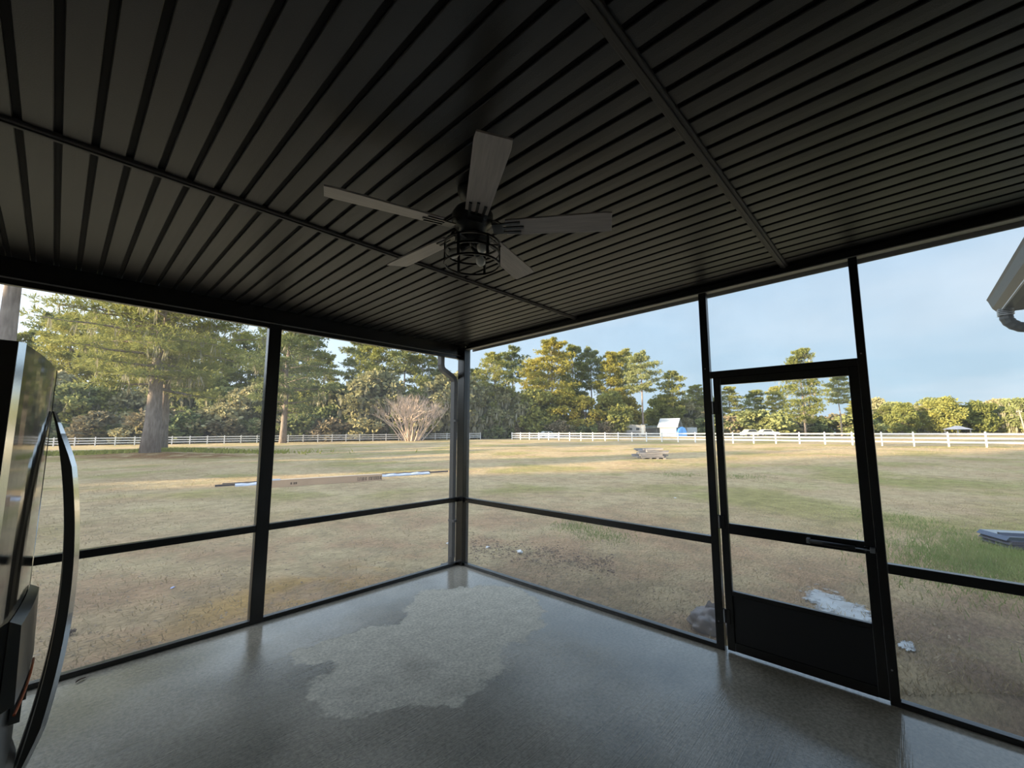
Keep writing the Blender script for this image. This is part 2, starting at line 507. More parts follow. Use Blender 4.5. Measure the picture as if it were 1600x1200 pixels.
# gutter outside the eave and its downspout
gt = thing('gutter', 'dark bronze gutter hung along the porch eave', 'gutter')
bm = bmesh.new()
prof = [(0.085, 2.72), (0.085, 2.585), (0.165, 2.585), (0.20, 2.64), (0.215, 2.70), (0.225, 2.72), (0.215, 2.725), (0.19, 2.645), (0.16, 2.592), (0.092, 2.592), (0.092, 2.72)]
a = [bm.verts.new((XL, y, z)) for y, z in prof]; b_ = [bm.verts.new((0.10, y, z)) for y, z in prof]
for i in range(len(prof)): bm.faces.new((a[i], a[(i + 1) % len(prof)], b_[(i + 1) % len(prof)], b_[i]))
build('trough', bm, M_gutter, gt)
box('end_cap', 0.098, 0.104, 0.085, 0.22, 2.585, 2.722, M_gutter, gt)
ds = thing('downspout', 'dark bronze downspout bent back to the porch corner post', 'downspout', (0, 0, 0))
pts = [(-0.235, 0.13, 2.60), (-0.235, 0.13, 2.47), (-0.225, 0.13, 2.43), (-0.20, 0.13, 2.405), (-0.06, 0.13, 2.335), (-0.03, 0.13, 2.31), (-0.015, 0.13, 2.27), (-0.015, 0.13, 2.10)]
bm = bmesh.new(); bm_sweep_rect(bm, pts, 0.075, 0.055, (0, 1, 0))
build('offset_elbow', bm, M_gutter, ds)
bm = bmesh.new(); bm_sweep_rect(bm, [(-0.015, 0.13, 2.105), (-0.015, 0.13, 0.06)], 0.072, 0.052, (0, 1, 0))
build('pipe', bm, M_gutter, ds)
for z in (1.75, 0.5):
    box('strap', -0.046, 0.016, 0.055, 0.170, z, z + 0.025, M_gutter, ds)
bm = bmesh.new()
pts = [(-0.015, 0.13, 0.08), (-0.018, 0.132, 0.02), (-0.03, 0.145, -0.02), (-0.06, 0.18, -0.045), (-0.10, 0.22, -0.055)]
for i in range(len(pts) - 1):
    pass
bm_tube(bm, pts, [0.040, 0.043, 0.040, 0.043, 0.045], 10)
build('foot_elbow', bm, M_gutter, ds)

# ---------------------------------------------------------------- front screen wall (y = 0) and right screen wall (x = 0)
wf = thing('wall_front', 'front porch wall of insect screens in dark bronze frames', 'screen wall', kind='structure')
T = 0.05
cp = box('corner_post', -0.022, 0.078, -0.078, 0.052, 0.0, 2.70, M_frame, wf, 0.004)
bm = bmesh.new()
box('post', -2.272, -2.167, 0.0, T + 0.02, 0.0, 2.602, M_frame, wf, 0.004)
box('post', -4.45, -4.37, 0.0, T, 0.0, 2.602, M_frame, wf, 0.004)
bays = [(-4.37, -2.272), (-2.167, -0.022)]
for x0, x1 in bays:
    box('rail', x0, x1, 0.0, T, 0.757, 0.812, M_frame, wf, 0.003)
    box('sill', x0, x1, 0.0, T, 0.0, 0.036, M_frame, wf, 0.003)
    box('head_channel', x0, x1, 0.005, T, 2.555, 2.594, M_frame, wf, 0.003)
    # bright spline bead that holds the mesh
    box('screen', x0, x1, 0.034, 0.0355, 0.036, 0.757, M_screen, wf)
    box('screen', x0, x1, 0.034, 0.0355, 0.812, 2.555, M_screen, wf)
wr = thing('wall_right', 'right porch wall of insect screens in dark bronze frames', 'screen wall', kind='structure')
def zr(y): return 2.675 - 0.0232 * y
P1 = (-3.043, -2.985); P2 = (-4.005, -3.958); PE = (-5.28, -5.22)
for (a, b_), d in ((P1, T), (P2, T), (PE, T)):
    box('post', 0.0, d, a, b_, 0.0, zr(b_) + 0.01, M_frame, wr, 0.003)
for y0, y1 in ((-2.985, -0.078), (-5.22, -4.005)):
    box('rail', 0.0, T, y0, y1, 0.755, 0.812, M_frame, wr, 0.003)
    box('sill', 0.0, T, y0, y1, 0.0, 0.034, M_frame, wr, 0.003)
    box('screen', 0.034, 0.0355, y0, y1, 0.034, 0.755, M_screen, wr)
def tri_screen(y0, y1, z0):
    bm = bmesh.new()
    vs = bm_box(bm, 0.034, 0.0355, y0, y1, z0, 3)
    for v in vs:
        if v.co.z > 2.9: v.co.z = zr(v.co.y)
    build('screen', bm, M_screen, wr)
tri_screen(-2.985, -0.078, 0.812); tri_screen(-5.22, -4.005, 0.812); tri_screen(-3.958, -3.043, 2.088)
bm = bmesh.new()
vs = bm_box(bm, 0.0, 0.055, -5.28, -0.078, 0, 1)
for v in vs: v.co.z = zr(v.co.y) if v.co.z < 0.5 else zc(v.co.y) + 0.001
build('head_channel', bm, M_frame, wr)
bm = bmesh.new()
vs = bm_box(bm, -0.004, 0.058, -5.28, -0.078, 0, 1)
for v in vs: v.co.z = zr(v.co.y) - 0.004 if v.co.z < 0.5 else zr(v.co.y) + 0.003
build('channel_lip', bm, M_lip, wr)
box('door_header', 0.0, T, -3.958, -3.043, 2.036, 2.088, M_frame, wr, 0.003)
for yy in (-3.0, -3.97):
    for zz in (2.115, 0.20):
        bm = bmesh.new(); bm_tube(bm, [(-0.003, yy - 0.03 + 0.02, zz), (0.001, yy - 0.03 + 0.02, zz)], 0.005, 8)
        build('screw', bm, M_steel, wr)

# ---------------------------------------------------------------- screen door
dr = thing('door_1', 'black framed screen door with solid kick panel in right wall', 'screen door', (0.006, -3.062, 0.0), kind='structure')
DW = 0.898   # door leaf runs from local y 0 to -DW
def dbox(name, y0, y1, z0, z1, m, x0=0.0, x1=0.032, bev=0.003, parent=dr):
    return box(name, x0, x1, -y1, -y0, z0, z1, m, parent, bev)
dbox('stile', 0.0, 0.052, 0.014, 2.0365, M_frame)
dbox('stile', DW - 0.054, DW, 0.018, 2.0365, M_frame)
dbox('top_rail', 0.052, DW - 0.054, 1.978, 2.0365, M_frame)
dbox('middle_rail', 0.052, DW - 0.054, 0.850, 0.925, M_frame)
dbox('kick_panel', 0.052, DW - 0.054, 0.075, 0.415, M_kick, 0.010, 0.022, 0.001)
dbox('kick_rail', 0.052, DW - 0.054, 0.405, 0.438, M_frame)
dbox('bottom_rail', 0.052, DW - 0.054, 0.016, 0.078, M_frame)
dbox('screen', 0.052, DW - 0.054, 0.438, 0.850, M_screen, 0.018, 0.0195, 0)
dbox('screen', 0.052, DW - 0.054, 0.925, 1.978, M_screen, 0.018, 0.0195, 0)
for zz in (0.25, 0.93, 1.80):
    hg = box('hinge', -0.006, 0.004, -0.030, 0.022, zz - 0.05, zz + 0.05, M_frame, dr, 0.001)
    bm = bmesh.new(); bm_tube(bm, [(-0.009, 0.008, zz - 0.045), (-0.009, 0.008, zz + 0.045)], 0.006, 8)
    build('hinge_pin', bm, M_steel, hg)
# pneumatic closer along the middle rail, latch and pull
bm = bmesh.new(); bm_tube(bm, [(-0.032, -0.56, 0.888), (-0.032, -0.80, 0.884)], 0.013, 12)
cl = build('closer_tube', bm, M_kick, dr, True)
bm = bmesh.new(); bm_tube(bm, [(-0.032, -0.80, 0.884), (-0.032, -0.875, 0.882)], 0.004, 8)
build('closer_rod', bm, M_steel, cl)
box('closer_bracket', -0.038, 0.0, -0.565, -0.545, 0.872, 0.904, M_steel, cl, 0.002)
box('closer_bracket', -0.036, 0.0, -0.895, -0.870, 0.868, 0.898, M_steel, cl, 0.002)
lt = box('latch', -0.016, 0.0, -0.862, -0.842, 0.858, 0.902, M_frame, dr, 0.003)
bm = bmesh.new(); bm_tube(bm, [(-0.016, -0.852, 0.880), (-0.030, -0.852, 0.880)], 0.006, 8)
build('latch_button', bm, M_steel, lt)

# ---------------------------------------------------------------- house walls behind and beside the camera
wb = box('wall_back', -4.62, 2.2, -5.42, -5.29, -0.16, 2.95, M_siding)
tag(wb, 'plain pale house wall closing the porch at the back', 'wall', kind='structure')
wl = box('wall_left', -4.62, -4.46, -5.28, 0.05, -0.16, 2.95, M_siding)
tag(wl, 'plain pale house wall behind the refrigerator', 'wall', kind='structure')
# main house eave that shows past the porch roof
M_fascia = mat('eave_bronze', (0.085, 0.090, 0.088), rough=0.45)
M_soffit2 = mat('eave_soffit', (0.10, 0.098, 0.10), rough=0.6)
M_lite = mat('drip_edge', (0.55, 0.57, 0.58), rough=0.4)
he = thing('house_eave', 'grey house eave with gutter jutting out beyond the porch roof', 'eave', (0.06, -0.085, 0))
bm = bmesh.new()
vs = bm_box(bm, 0.40, 2.38, -7.6, -4.86, 0, 1)
for v in vs: v.co.z = (2.90 if v.co.z > 0.5 else 2.82) + (-4.86 - v.co.y) * 0.35
build('roof_deck', bm, M_roof, he)
bm = bmesh.new()
prof = [(-4.86, 2.72), (-4.79, 2.72), (-4.755, 2.77), (-4.735, 2.84), (-4.725, 2.86), (-4.735, 2.865), (-4.86, 2.86)]
a = [bm.verts.new((0.40, y, z)) for y, z in prof]; b_ = [bm.verts.new((2.36, y, z)) for y, z in prof]
for i in range(len(prof)): bm.faces.new((a[i], a[(i + 1) % len(prof)], b_[(i + 1) % len(prof)], b_[i]))
bm.faces.new(a[::-1]); bm.faces.new(b_)
build('gutter_trough', bm, M_fascia, he)
box('drip_edge', 0.40, 2.37, -4.800, -4.788, 2.712, 2.721, M_lite, he)
box('soffit', 0.40, 2.37, -5.29, -4.86, 2.735, 2.75, M_soffit2, he)
box('rake_board', 2.36, 2.39, -5.6, -4.86, 2.73, 2.90, M_fascia, he)
bm = bmesh.new()
arc = [(2.22 , -4.815, 2.73), (2.22, -4.815, 2.66)]
for i in range(9):
    a_ = i / 8 * 1.2
    arc.append((2.22 + 0.02 * a_, -4.815 - 0.16 * (1 - math.cos(a_)), 2.66 - 0.13 * math.sin(a_)))
arc.append((2.26, -5.22, 2.50))
bm_tube(bm, arc, [0.046 if i % 2 else 0.042 for i in range(len(arc))], 10)
dsp = build('downspout_elbow', bm, M_fascia, he)
for i in range(4):
    box('collar_rib', 2.172, 2.268, -4.864, -4.766, 2.715 - i * 0.016, 2.721 - i * 0.016, M_lite, dsp)

# ---------------------------------------------------------------- ceiling fan
FX, FY = -2.212, -2.686
M_fan = mat('fan_black', (0.010, 0.010, 0.011), rough=0.35, spec=0.6)
M_blade = mat('fan_blade_greywood', (0.46, 0.41, 0.39), rough=0.42, spec=0.45, var=0.25, vscale=3, stretch=(2, 30, 30))
M_bulb = mat('clear_bulb_glass', (0.75, 0.72, 0.66), rough=0.05, spec=0.8)
M_brass = mat('bulb_cap', (0.5, 0.5, 0.48), rough=0.3, metal=0.9)
fan = thing('ceiling_fan', 'black five-blade ceiling fan with round open cage light', 'ceiling fan', (FX, FY, 0))
zcl = zc(FY)
bm = bmesh.new(); bm_lathe(bm, [(0.001, zcl), (0.075, zcl), (0.075, zcl - 0.02), (0.06, zcl - 0.055), (0.03, zcl - 0.065), (0.022, zcl - 0.09), (0.022, 2.68), (0.001, 2.68)], 24)
build('canopy', bm, M_fan, fan, True)
bm = bmesh.new(); bm_lathe(bm, [(0.001, 2.70), (0.045, 2.70), (0.085, 2.685), (0.10, 2.66), (0.10, 2.615), (0.085, 2.60), (0.07, 2.585), (0.07, 2.545), (0.001, 2.545)], 32)
build('motor_housing', bm, M_fan, fan, True)
bmesh_blade = None
for k in range(5):
    ang = math.radians(18.6 + 72 * k)
    M = Matrix.Rotation(ang, 4, 'Z')
    tilt = Matrix.Rotation(math.radians(-11), 4, 'X')
    if bmesh_blade is None:
        bm = bmesh.new()
        N_ = 14
        top = []; bot = []
        for i in range(N_ + 1):
            u = i / N_
            x_ = 0.165 + u * 0.495
            w = 0.052 + 0.016 * u
            if u > 0.97: w -= 0.006
            top.append((bm.verts.new((x_, -w, 0.004)), bm.verts.new((x_ + (0.012 if i == N_ else 0), w, 0.004))))
            bot.append((bm.verts.new((x_, -w, -0.004)), bm.verts.new((x_ + (0.012 if i == N_ else 0), w, -0.004))))
        for i in range(N_):
            bm.faces.new((top[i][0], top[i + 1][0], top[i + 1][1], top[i][1]))
            bm.faces.new((bot[i][0], bot[i][1], bot[i + 1][1], bot[i + 1][0]))
            for s in (0, 1):
                bm.faces.new((top[i][s], bot[i][s], bot[i + 1][s], top[i + 1][s]))
        bm.faces.new((top[0][0], top[0][1], bot[0][1], bot[0][0]))
        bm.faces.new((top[N_][0], bot[N_][0], bot[N_][1], top[N_][1]))
        bl = build('blade', bm, M_blade, fan)
        bmesh_blade = bl.data
    else:
        bl = link_mesh('blade', bmesh_blade, M_blade, fan)
    bl.matrix_local = Matrix.Translation((0, 0, 2.59)) @ M @ tilt
    bm = bmesh.new()
    # forked blade iron
    for s in (-1, 0, 1):
        bm_sweep_rect(bm, [(0.085, 0.010 * s, 0.030), (0.115, 0.020 * s, 0.022), (0.145, 0.030 * s, -0.006), (0.235 if s else 0.25, 0.034 * s, -0.0075)], 0.013, 0.005, (0, 1, 0))
    bm_box(bm, 0.10, 0.15, -0.036, 0.036, -0.010, -0.005)
    ir = build('blade_iron', bm, M_fan, bl)
# cage light kit
def ring(name, r, z, h, t, parent):
    bm = bmesh.new()
    bm_lathe(bm, [(r - t, z), (r, z), (r, z + h), (r - t, z + h), (r - t, z)], 40)
    return build(name, bm, M_fan, parent, False)
bm = bmesh.new(); bm_lathe(bm, [(0.001, 2.545), (0.082, 2.545), (0.085, 2.535), (0.085, 2.515), (0.001, 2.51)], 32)
kit = build('light_kit', bm, M_fan, fan, True)
RC = 0.134
for zz in (2.506, 2.460, 2.404):
    ring('cage_ring', RC, zz, 0.010, 0.006, kit)
for k in range(6):
    a = math.radians(20 + 60 * k)
    bm = bmesh.new(); bm_box(bm, RC - 0.005, RC + 0.0015, -0.006, 0.006, 2.404, 2.516, Matrix.Rotation(a, 4, 'Z'))
    build('cage_bar', bm, M_fan, kit)
for k in range(3):
    a = math.radians(80 + 120 * k)
    bm = bmesh.new(); bm_box(bm, 0.07, RC, -0.006, 0.006, 2.510, 2.516, Matrix.Rotation(a, 4, 'Z'))
    build('cage_spoke', bm, M_fan, kit)
for k in range(3):
    a = math.radians(20 + 120 * k)
    d = Vector((math.cos(a), math.sin(a), -0.75)).normalized()
    b0 = Vector((math.cos(a) * 0.02, math.sin(a) * 0.02, 2.512))
    bm = bmesh.new(); bm_tube(bm, [b0, b0 + d * 0.05], [0.019, 0.020], 14)
    sk = build('bulb_socket', bm, M_fan, kit, True)
    bm = bmesh.new(); bm_tube(bm, [b0 + d * 0.05, b0 + d * 0.065, b0 + d * 0.085, b0 + d * 0.105, b0 + d * 0.112], [0.013, 0.019, 0.026, 0.019, 0.004], 14)
    build('bulb', bm, M_bulb, sk, True)

# ---------------------------------------------------------------- refrigerator
M_bss = mat('black_stainless', (0.055, 0.055, 0.057), rough=0.07, metal=0.85, spec=0.6)
M_fside = mat('fridge_side', (0.018, 0.018, 0.020), rough=0.4)
M_chrome = mat('bright_edge', (0.92, 0.92, 0.92), rough=0.12, metal=1.0)
M_hand = mat('handle_dark', (0.085, 0.085, 0.080), rough=0.35, metal=0.2, spec=0.6)
M_orange = mat('orange_tape', (0.75, 0.16, 0.05), rough=0.5)
M_disp = mat('dispenser_grey', (0.10, 0.105, 0.105), rough=0.28, spec=0.6)
M_dispd = mat('dispenser_dark', (0.02, 0.02, 0.02), rough=0.3)
YN, YC, YF = -3.06, -2.607, -2.154
fr = thing('refrigerator', 'black stainless french door refrigerator with bowed door handles', 'refrigerator', (-3.95, YC, 0))
def fx(y):   # contoured front
    u = (y - YC) / (YF - YC)
    return -3.522 - 0.037 * u * u
OX, OY = -3.95, YC
box('cabinet', -4.36 - OX, -3.63 - OX, YN - OY + 0.004, YF - OY - 0.004, 0.03, 1.735, M_fside, fr, 0.006)
def curved_door(name, y0, y1, z0, z1, m, parent=fr, n=14, back=-3.622, off=0.0):
    bm = bmesh.new()
    F = []; B = []
    for i in range(n + 1):
        y = y0 + (y1 - y0) * i / n
        F.append([bm.verts.new((fx(y) + off - OX, y - OY, z)) for z in (z0, z1)])
        B.append([bm.verts.new((back - OX, y - OY, z)) for z in (z0, z1)])
    for i in range(n):
        bm.faces.new((F[i][0], F[i + 1][0], F[i + 1][1], F[i][1]))
        bm.faces.new((B[i][0], B[i][1], B[i + 1][1], B[i + 1][0]))
        bm.faces.new((F[i][1], F[i + 1][1], B[i + 1][1], B[i][1]))
        bm.faces.new((F[i][0], B[i][0], B[i + 1][0], F[i + 1][0]))
    for i in (0, n): bm.faces.new((F[i][0], F[i][1], B[i][1], B[i][0]))
    bmesh.ops.recalc_face_normals(bm, faces=bm.faces[:])
    eds = [e for e in bm.edges if len(e.link_faces) == 2 and e.calc_face_angle(0) > 0.8]
    bmesh.ops.bevel(bm, geom=eds, offset=0.006, segments=2, affect='EDGES')
    return build(name, bm, m, parent)
d1 = curved_door('door', YN, YC - 0.003, 0.70, 1.757, M_bss)
d2 = curved_door('door', YC + 0.003, YF, 0.70, 1.757, M_bss)
dw = curved_door('freezer_drawer', YN, YF, 0.09, 0.690, M_bss, n=24)
# bright corner strip of the near door
def round_strip(name, pts, r, m, parent):
    bm = bmesh.new(); bm_tube(bm, pts, r, 12)
    return build(name, bm, m, parent, True)
def slant_strip(name, A, B, m, parent):
    """thin bright strip between the point rows A and B, 1 mm thick"""
    bm = bmesh.new(); n_ = len(A)
    rows = []
    for a_, b_ in zip(A, B):
        a_, b_ = Vector(a_), Vector(b_)
        nn = Vector((0.0007, -0.0007, 0))
        rows.append([bm.verts.new(v) for v in (a_, b_, b_ + nn, a_ + nn)])
    for i in range(n_ - 1):
        for k in range(4): bm.faces.new((rows[i][k], rows[i][(k + 1) % 4], rows[i + 1][(k + 1) % 4], rows[i + 1][k]))
    bm.faces.new(rows[0][::-1]); bm.faces.new(rows[-1])
    return build(name, bm, m, parent)
xe = fx(YN) - OX; ye = YN - OY
slant_strip('edge_strip', [(xe - 0.008, ye - 0.0035, z) for z in (0.703, 1.755)], [(xe + 0.0005, ye + 0.005, z) for z in (0.703, 1.755)], M_chrome, d1)
round_strip('edge_strip', [(fx(YC) - OX - 0.001, YC - OY - 0.004, 0.703), (fx(YC) - OX - 0.001, YC - OY - 0.004, 1.756)], 0.0022, M_chrome, d1)
for yy, dd in ((YC - 0.040, d1), (YC + 0.040, d2)):
    bm = bmesh.new(); rings_ = []; edge_n = []; edge_f = []
    for i in range(33):
        u = i / 32
        z = 0.80 + u * 0.853
        sn = math.sin(PI * u)
        off = 0.050 * sn ** 0.85 + 0.002
        th = 0.005 + 0.021 * min(1, sn * 2.2)
        x0 = fx(yy) - OX + off - 0.001; x1 = x0 + th
        c_ = min(0.009, th * 0.6); yn = yy - OY - 0.014; yf = yy - OY + 0.014
        rings_.append([bm.verts.new(v) for v in ((x0, yn, z), (x1 - c_, yn, z), (x1, yn + c_, z), (x1, yf - c_, z), (x1 - c_, yf, z), (x0, yf, z))])
        edge_n.append((x1 - c_, yn, z)); edge_f.append((x1, yn + c_, z))
    for i in range(32):
        for k in range(6): bm.faces.new((rings_[i][k], rings_[i][(k + 1) % 6], rings_[i + 1][(k + 1) % 6], rings_[i + 1][k]))
    bm.faces.new(rings_[0][::-1]); bm.faces.new(rings_[-1])
    h = build('handle', bm, M_hand, dd)
    slant_strip('bright_edge', edge_n, edge_f, M_chrome, h)
ptsO = []
for i in range(25):
    u = i / 24
    y = YN + 0.10 + u * (YF - YN - 0.20)
    ptsO.append((fx(y) + 0.055 * (math.sin(PI * u) ** 0.6) + 0.003 - OX, y - OY, 0.60))
bm = bmesh.new(); bm_sweep_rect(bm, ptsO, 0.028, 0.016, (0, 0, 1))
build('handle', bm, M_hand, dw)
# ice and water dispenser on the near door
def on_door(y, z, off): return (fx(y) + off - OX, y - OY, z)
bm = bmesh.new()
ys = [-2.92 + 0.03 * i for i in range(10)]
A = [[bm.verts.new(on_door(y, z, o)) for z, o in ((1.255, 0.001), (1.245, 0.016), (1.105, 0.020), (1.095, 0.001))] for y in ys]
for i in range(len(ys) - 1):
    for k in range(3): bm.faces.new((A[i][k], A[i + 1][k], A[i + 1][k + 1], A[i][k + 1]))
for r in (A[0], A[-1]): bm.faces.new(r)
dp = build('dispenser_panel', bm, M_disp, d1)
bm = bmesh.new()
A = [[bm.verts.new(on_door(y, z, o)) for z, o in ((1.094, 0.002), (1.085, 0.003), (0.93, 0.003), (0.90, 0.012), (0.885, 0.012), (0.88, 0.0))] for y in ys]
for i in range(len(ys) - 1):
    for k in range(5): bm.faces.new((A[i][k], A[i + 1][k], A[i + 1][k + 1], A[i][k + 1]))
for r in (A[0], A[-1]): bm.faces.new(r)
build('dispenser_recess', bm, M_dispd, d1)
bm = bmesh.new(); bm_tube(bm, [on_door(y, 1.088, 0.021) for y in ys], 0.0022, 6)
build('orange_trim', bm, M_orange, dp)
for yy in (-2.80, -2.70):
    bm = bmesh.new(); bm_box(bm, fx(yy) + 0.003 - OX, fx(yy) + 0.018 - OX, yy - OY - 0.02, yy - OY + 0.02, 1.03, 1.092)
    build('dispenser_paddle', bm, M_disp, dp)
for xx in (-4.25, -3.72):
    for yy in (YN + 0.06, YF - 0.06):
        bm = bmesh.new(); bm_tube(bm, [(xx - OX, yy - OY, 0.0), (xx - OX, yy - OY, 0.035)], 0.022, 10)
        build('foot', bm, M_fside, fr)
for yy in (YN + 0.05, YF - 0.05):
    box('hinge_cover', -3.70 - OX, -3.58 - OX, yy - OY - 0.03, yy - OY + 0.03, 1.735, 1.752, M_fside, fr, 0.004)

# ================================================================ outdoors
def ground_material():
    m = bpy.data.materials.new('dry_field')
    m.use_nodes = True
    n = m.node_tree; L = n.links
    b = n.nodes['Principled BSDF']
    b.inputs['Roughness'].default_value = 0.95
    b.inputs['Specular IOR Level'].default_value = 0.12
    P = n.nodes.new('ShaderNodeTexCoord').outputs['Object']
    def N(t): return n.nodes.new(t)
    def noise_(scale, detail=4, rough=0.55, sc=None, rot=0.0):
        mp = N('ShaderNodeMapping')
        if sc: mp.inputs['Scale'].default_value = sc
        mp.inputs['Rotation'].default_value = (0, 0, rot)
        L.new(P, mp.inputs['Vector'])
        x = N('ShaderNodeTexNoise'); x.inputs['Scale'].default_value = scale
        x.inputs['Detail'].default_value = detail; x.inputs['Roughness'].default_value = rough
        L.new(mp.outputs[0], x.inputs['Vector']); return x.outputs['Fac']
    def rng(v, a, c, lo=0.0, hi=1.0):
        x = N('ShaderNodeMapRange'); x.interpolation_type = 'SMOOTHSTEP'
        x.inputs['From Min'].default_value = a; x.inputs['From Max'].default_value = c
        x.inputs['To Min'].default_value = lo; x.inputs['To Max'].default_value = hi
        L.new(v, x.inputs['Value']); return x.outputs[0]
    def mul(a, c):
        x = N('ShaderNodeMath'); x.operation = 'MULTIPLY'
        for i, v in ((0, a), (1, c)):
            if isinstance(v, (int, float)): x.inputs[i].default_value = v
            else: L.new(v, x.inputs[i])
        return x.outputs[0]
    def mixc(f, A, B):
        x = N('ShaderNodeMix'); x.data_type = 'RGBA'
        L.new(f, x.inputs['Factor'])
        for s, v in (('A', A), ('B', B)):
            if isinstance(v, tuple): x.inputs[s].default_value = (*v, 1)
            else: L.new(v, x.inputs[s])
        return x.outputs['Result']
    def spot(cx, cy, rx, ry, ang=0.0, soft=0.6):
        mp = N('ShaderNodeMapping'); mp.vector_type = 'TEXTURE'
        mp.inputs['Location'].default_value = (cx, cy, 0); mp.inputs['Rotation'].default_value = (0, 0, math.radians(ang))
        mp.inputs['Scale'].default_value = (rx, ry, 1000)
        L.new(P, mp.inputs['Vector'])
        ln = N('ShaderNodeVectorMath'); ln.operation = 'LENGTH'; L.new(mp.outputs[0], ln.inputs[0])
        return rng(ln.outputs['Value'], 1.0, 1.0 - soft)
    ang = math.radians(43)
    col = mixc(rng(noise_(0.35, 6), 0.36, 0.66), (0.55, 0.445, 0.29), (0.48, 0.365, 0.24))
    # brown trodden dirt close to the slab
    near = N('ShaderNodeVectorMath'); near.operation = 'DISTANCE'; near.inputs[1].default_value = (-1.0, -1.5, 0)
    L.new(P, near.inputs[0])
    dirt = mul(rng(near.outputs['Value'], 11, 4), rng(noise_(0.8, 7, 0.65), 0.42, 0.60))
    col = mixc(dirt, col, (0.43, 0.305, 0.205))
    # dark damp soil right of the door
    col = mixc(mul(spot(1.6, -5.0, 2.6, 2.2, 0, 0.8), rng(noise_(1.6, 6), 0.3, 0.6)), col, (0.28, 0.205, 0.15))
    # golden straw left of the slab
    col = mixc(mul(spot(-1.6, 0.9, 1.9, 0.8, 5, 0.8), rng(noise_(1.4, 5), 0.38, 0.58)), col, (0.50, 0.345, 0.175))
    # green grass coming through
    gm = mul(rng(noise_(0.16, 5, 0.6), 0.47, 0.62), rng(near.outputs['Value'], 4.5, 10))
    col = mixc(mul(gm, 0.6), col, (0.27, 0.265, 0.095))
    col = mixc(mul(spot(6.2, -5.7, 2.1, 1.5, 20, 0.8), rng(noise_(1.1, 5), 0.30, 0.55)), col, (0.16, 0.20, 0.055))
    gm2 = spot(*(LD(14, 15).xy), 9, 2.2, math.degrees(math.atan2(RV.y, RV.x)), 0.9)
    col = mixc(mul(gm2, rng(noise_(0.5, 6), 0.35, 0.6, 0, 0.5)), col, (0.24, 0.26, 0.09))
    # leaf litter mound round the big pine
    px_, py_ = PINE_XY.x, PINE_XY.y
    c2 = LD(-29, 35.0)
    col = mixc(mul(spot(c2.x, c2.y, 14, 4.2, math.degrees(math.atan2(RV.y, RV.x)), 0.7), rng(noise_(0.7, 6), 0.30, 0.55)), col, (0.25, 0.15, 0.085))
    c3 = LD(-33, 41.0)
    col = mixc(mul(spot(c3.x, c3.y, 14, 3.0, math.degrees(math.atan2(RV.y, RV.x)), 0.7), rng(noise_(0.6, 6), 0.38, 0.55)), col, (0.30, 0.31, 0.07))
    # fine straw mottling
    fine = noise_(14, 7, 0.7, (1, 3.0, 1), ang)
    hsv = N('ShaderNodeHueSaturation'); L.new(col, hsv.inputs['Color'])
    L.new(rng(fine, 0.30, 0.68, 0.70, 1.22), hsv.inputs['Value'])
    mid = noise_(3.2, 6, 0.65)
    hs2 = N('ShaderNodeHueSaturation'); L.new(hsv.outputs[0], hs2.inputs['Color'])
    L.new(rng(mid, 0.32, 0.66, 0.82, 1.22), hs2.inputs['Value']); hs2.inputs['Saturation'].default_value = 1.18
    L.new(hs2.outputs[0], b.inputs['Base Color'])
    bp = N('ShaderNodeBump'); bp.inputs['Strength'].default_value = 0.9; bp.inputs['Distance'].default_value = 0.05
    ad = N('ShaderNodeMath'); ad.operation = 'ADD'; L.new(fine, ad.inputs[0]); L.new(mid, ad.inputs[1])
    L.new(ad.outputs[0], bp.inputs['Height']); L.new(bp.outputs[0], b.inputs['Normal'])
    return m

# terrain: rings round the porch, finer near it
def relief(x, y):
    R = math.hypot(x - CX, y - CY)
    g = ground(x, y)
    inside = (-4.9 < x < 0.3) and (-6 < y < 0.3)
    a = 0.0 if inside else 1.0
    v = Vector((x, y, 0))
    if R < 40:
        g += a * 0.016 * noise.noise(v * 2.2) + a * 0.012 * noise.noise(v * 6.0)
    g += 0.10 * noise.noise(v * 0.12) * sstep(10, 30, R)
    q = (Vector((x, y, 0)) - PINE_XY).length
    g += 0.25 * math.exp(-(q / 5.0) ** 2)
    if inside: g = min(g, -0.10)
    return g
rings = [0.0]
r = 0.6
while r < 900:
    rings.append(r)
    r += max(0.10, r * 0.028) if r < 14 else r * 0.045
na = 300
vs = []; tris = []
for i, r in enumerate(rings[1:]):
    for k in range(na):
        a = 2 * PI * k / na
        x_, y_ = -1.5 + r * math.cos(a), -1.5 + r * math.sin(a)
        vs.append((x_, y_, relief(x_, y_)))
for i in range(len(rings) - 2):
    for k in range(na):
        a = i * na + k; b_ = i * na + (k + 1) % na; c = a + na; d = b_ + na
        tris += [(a, c, d), (a, d, b_)]
vs.append((-1.5, -1.5, -0.14))
for k in range(na): tris.append((len(vs) - 1, k, (k + 1) % na))
me = mesh_np('ground', vs, tris)
for p in me.polygons: p.use_smooth = True
gr = link_mesh('ground', me, ground_material())
tag(gr, 'dry tan field of dirt and winter grass around the porch', 'ground', kind='structure')

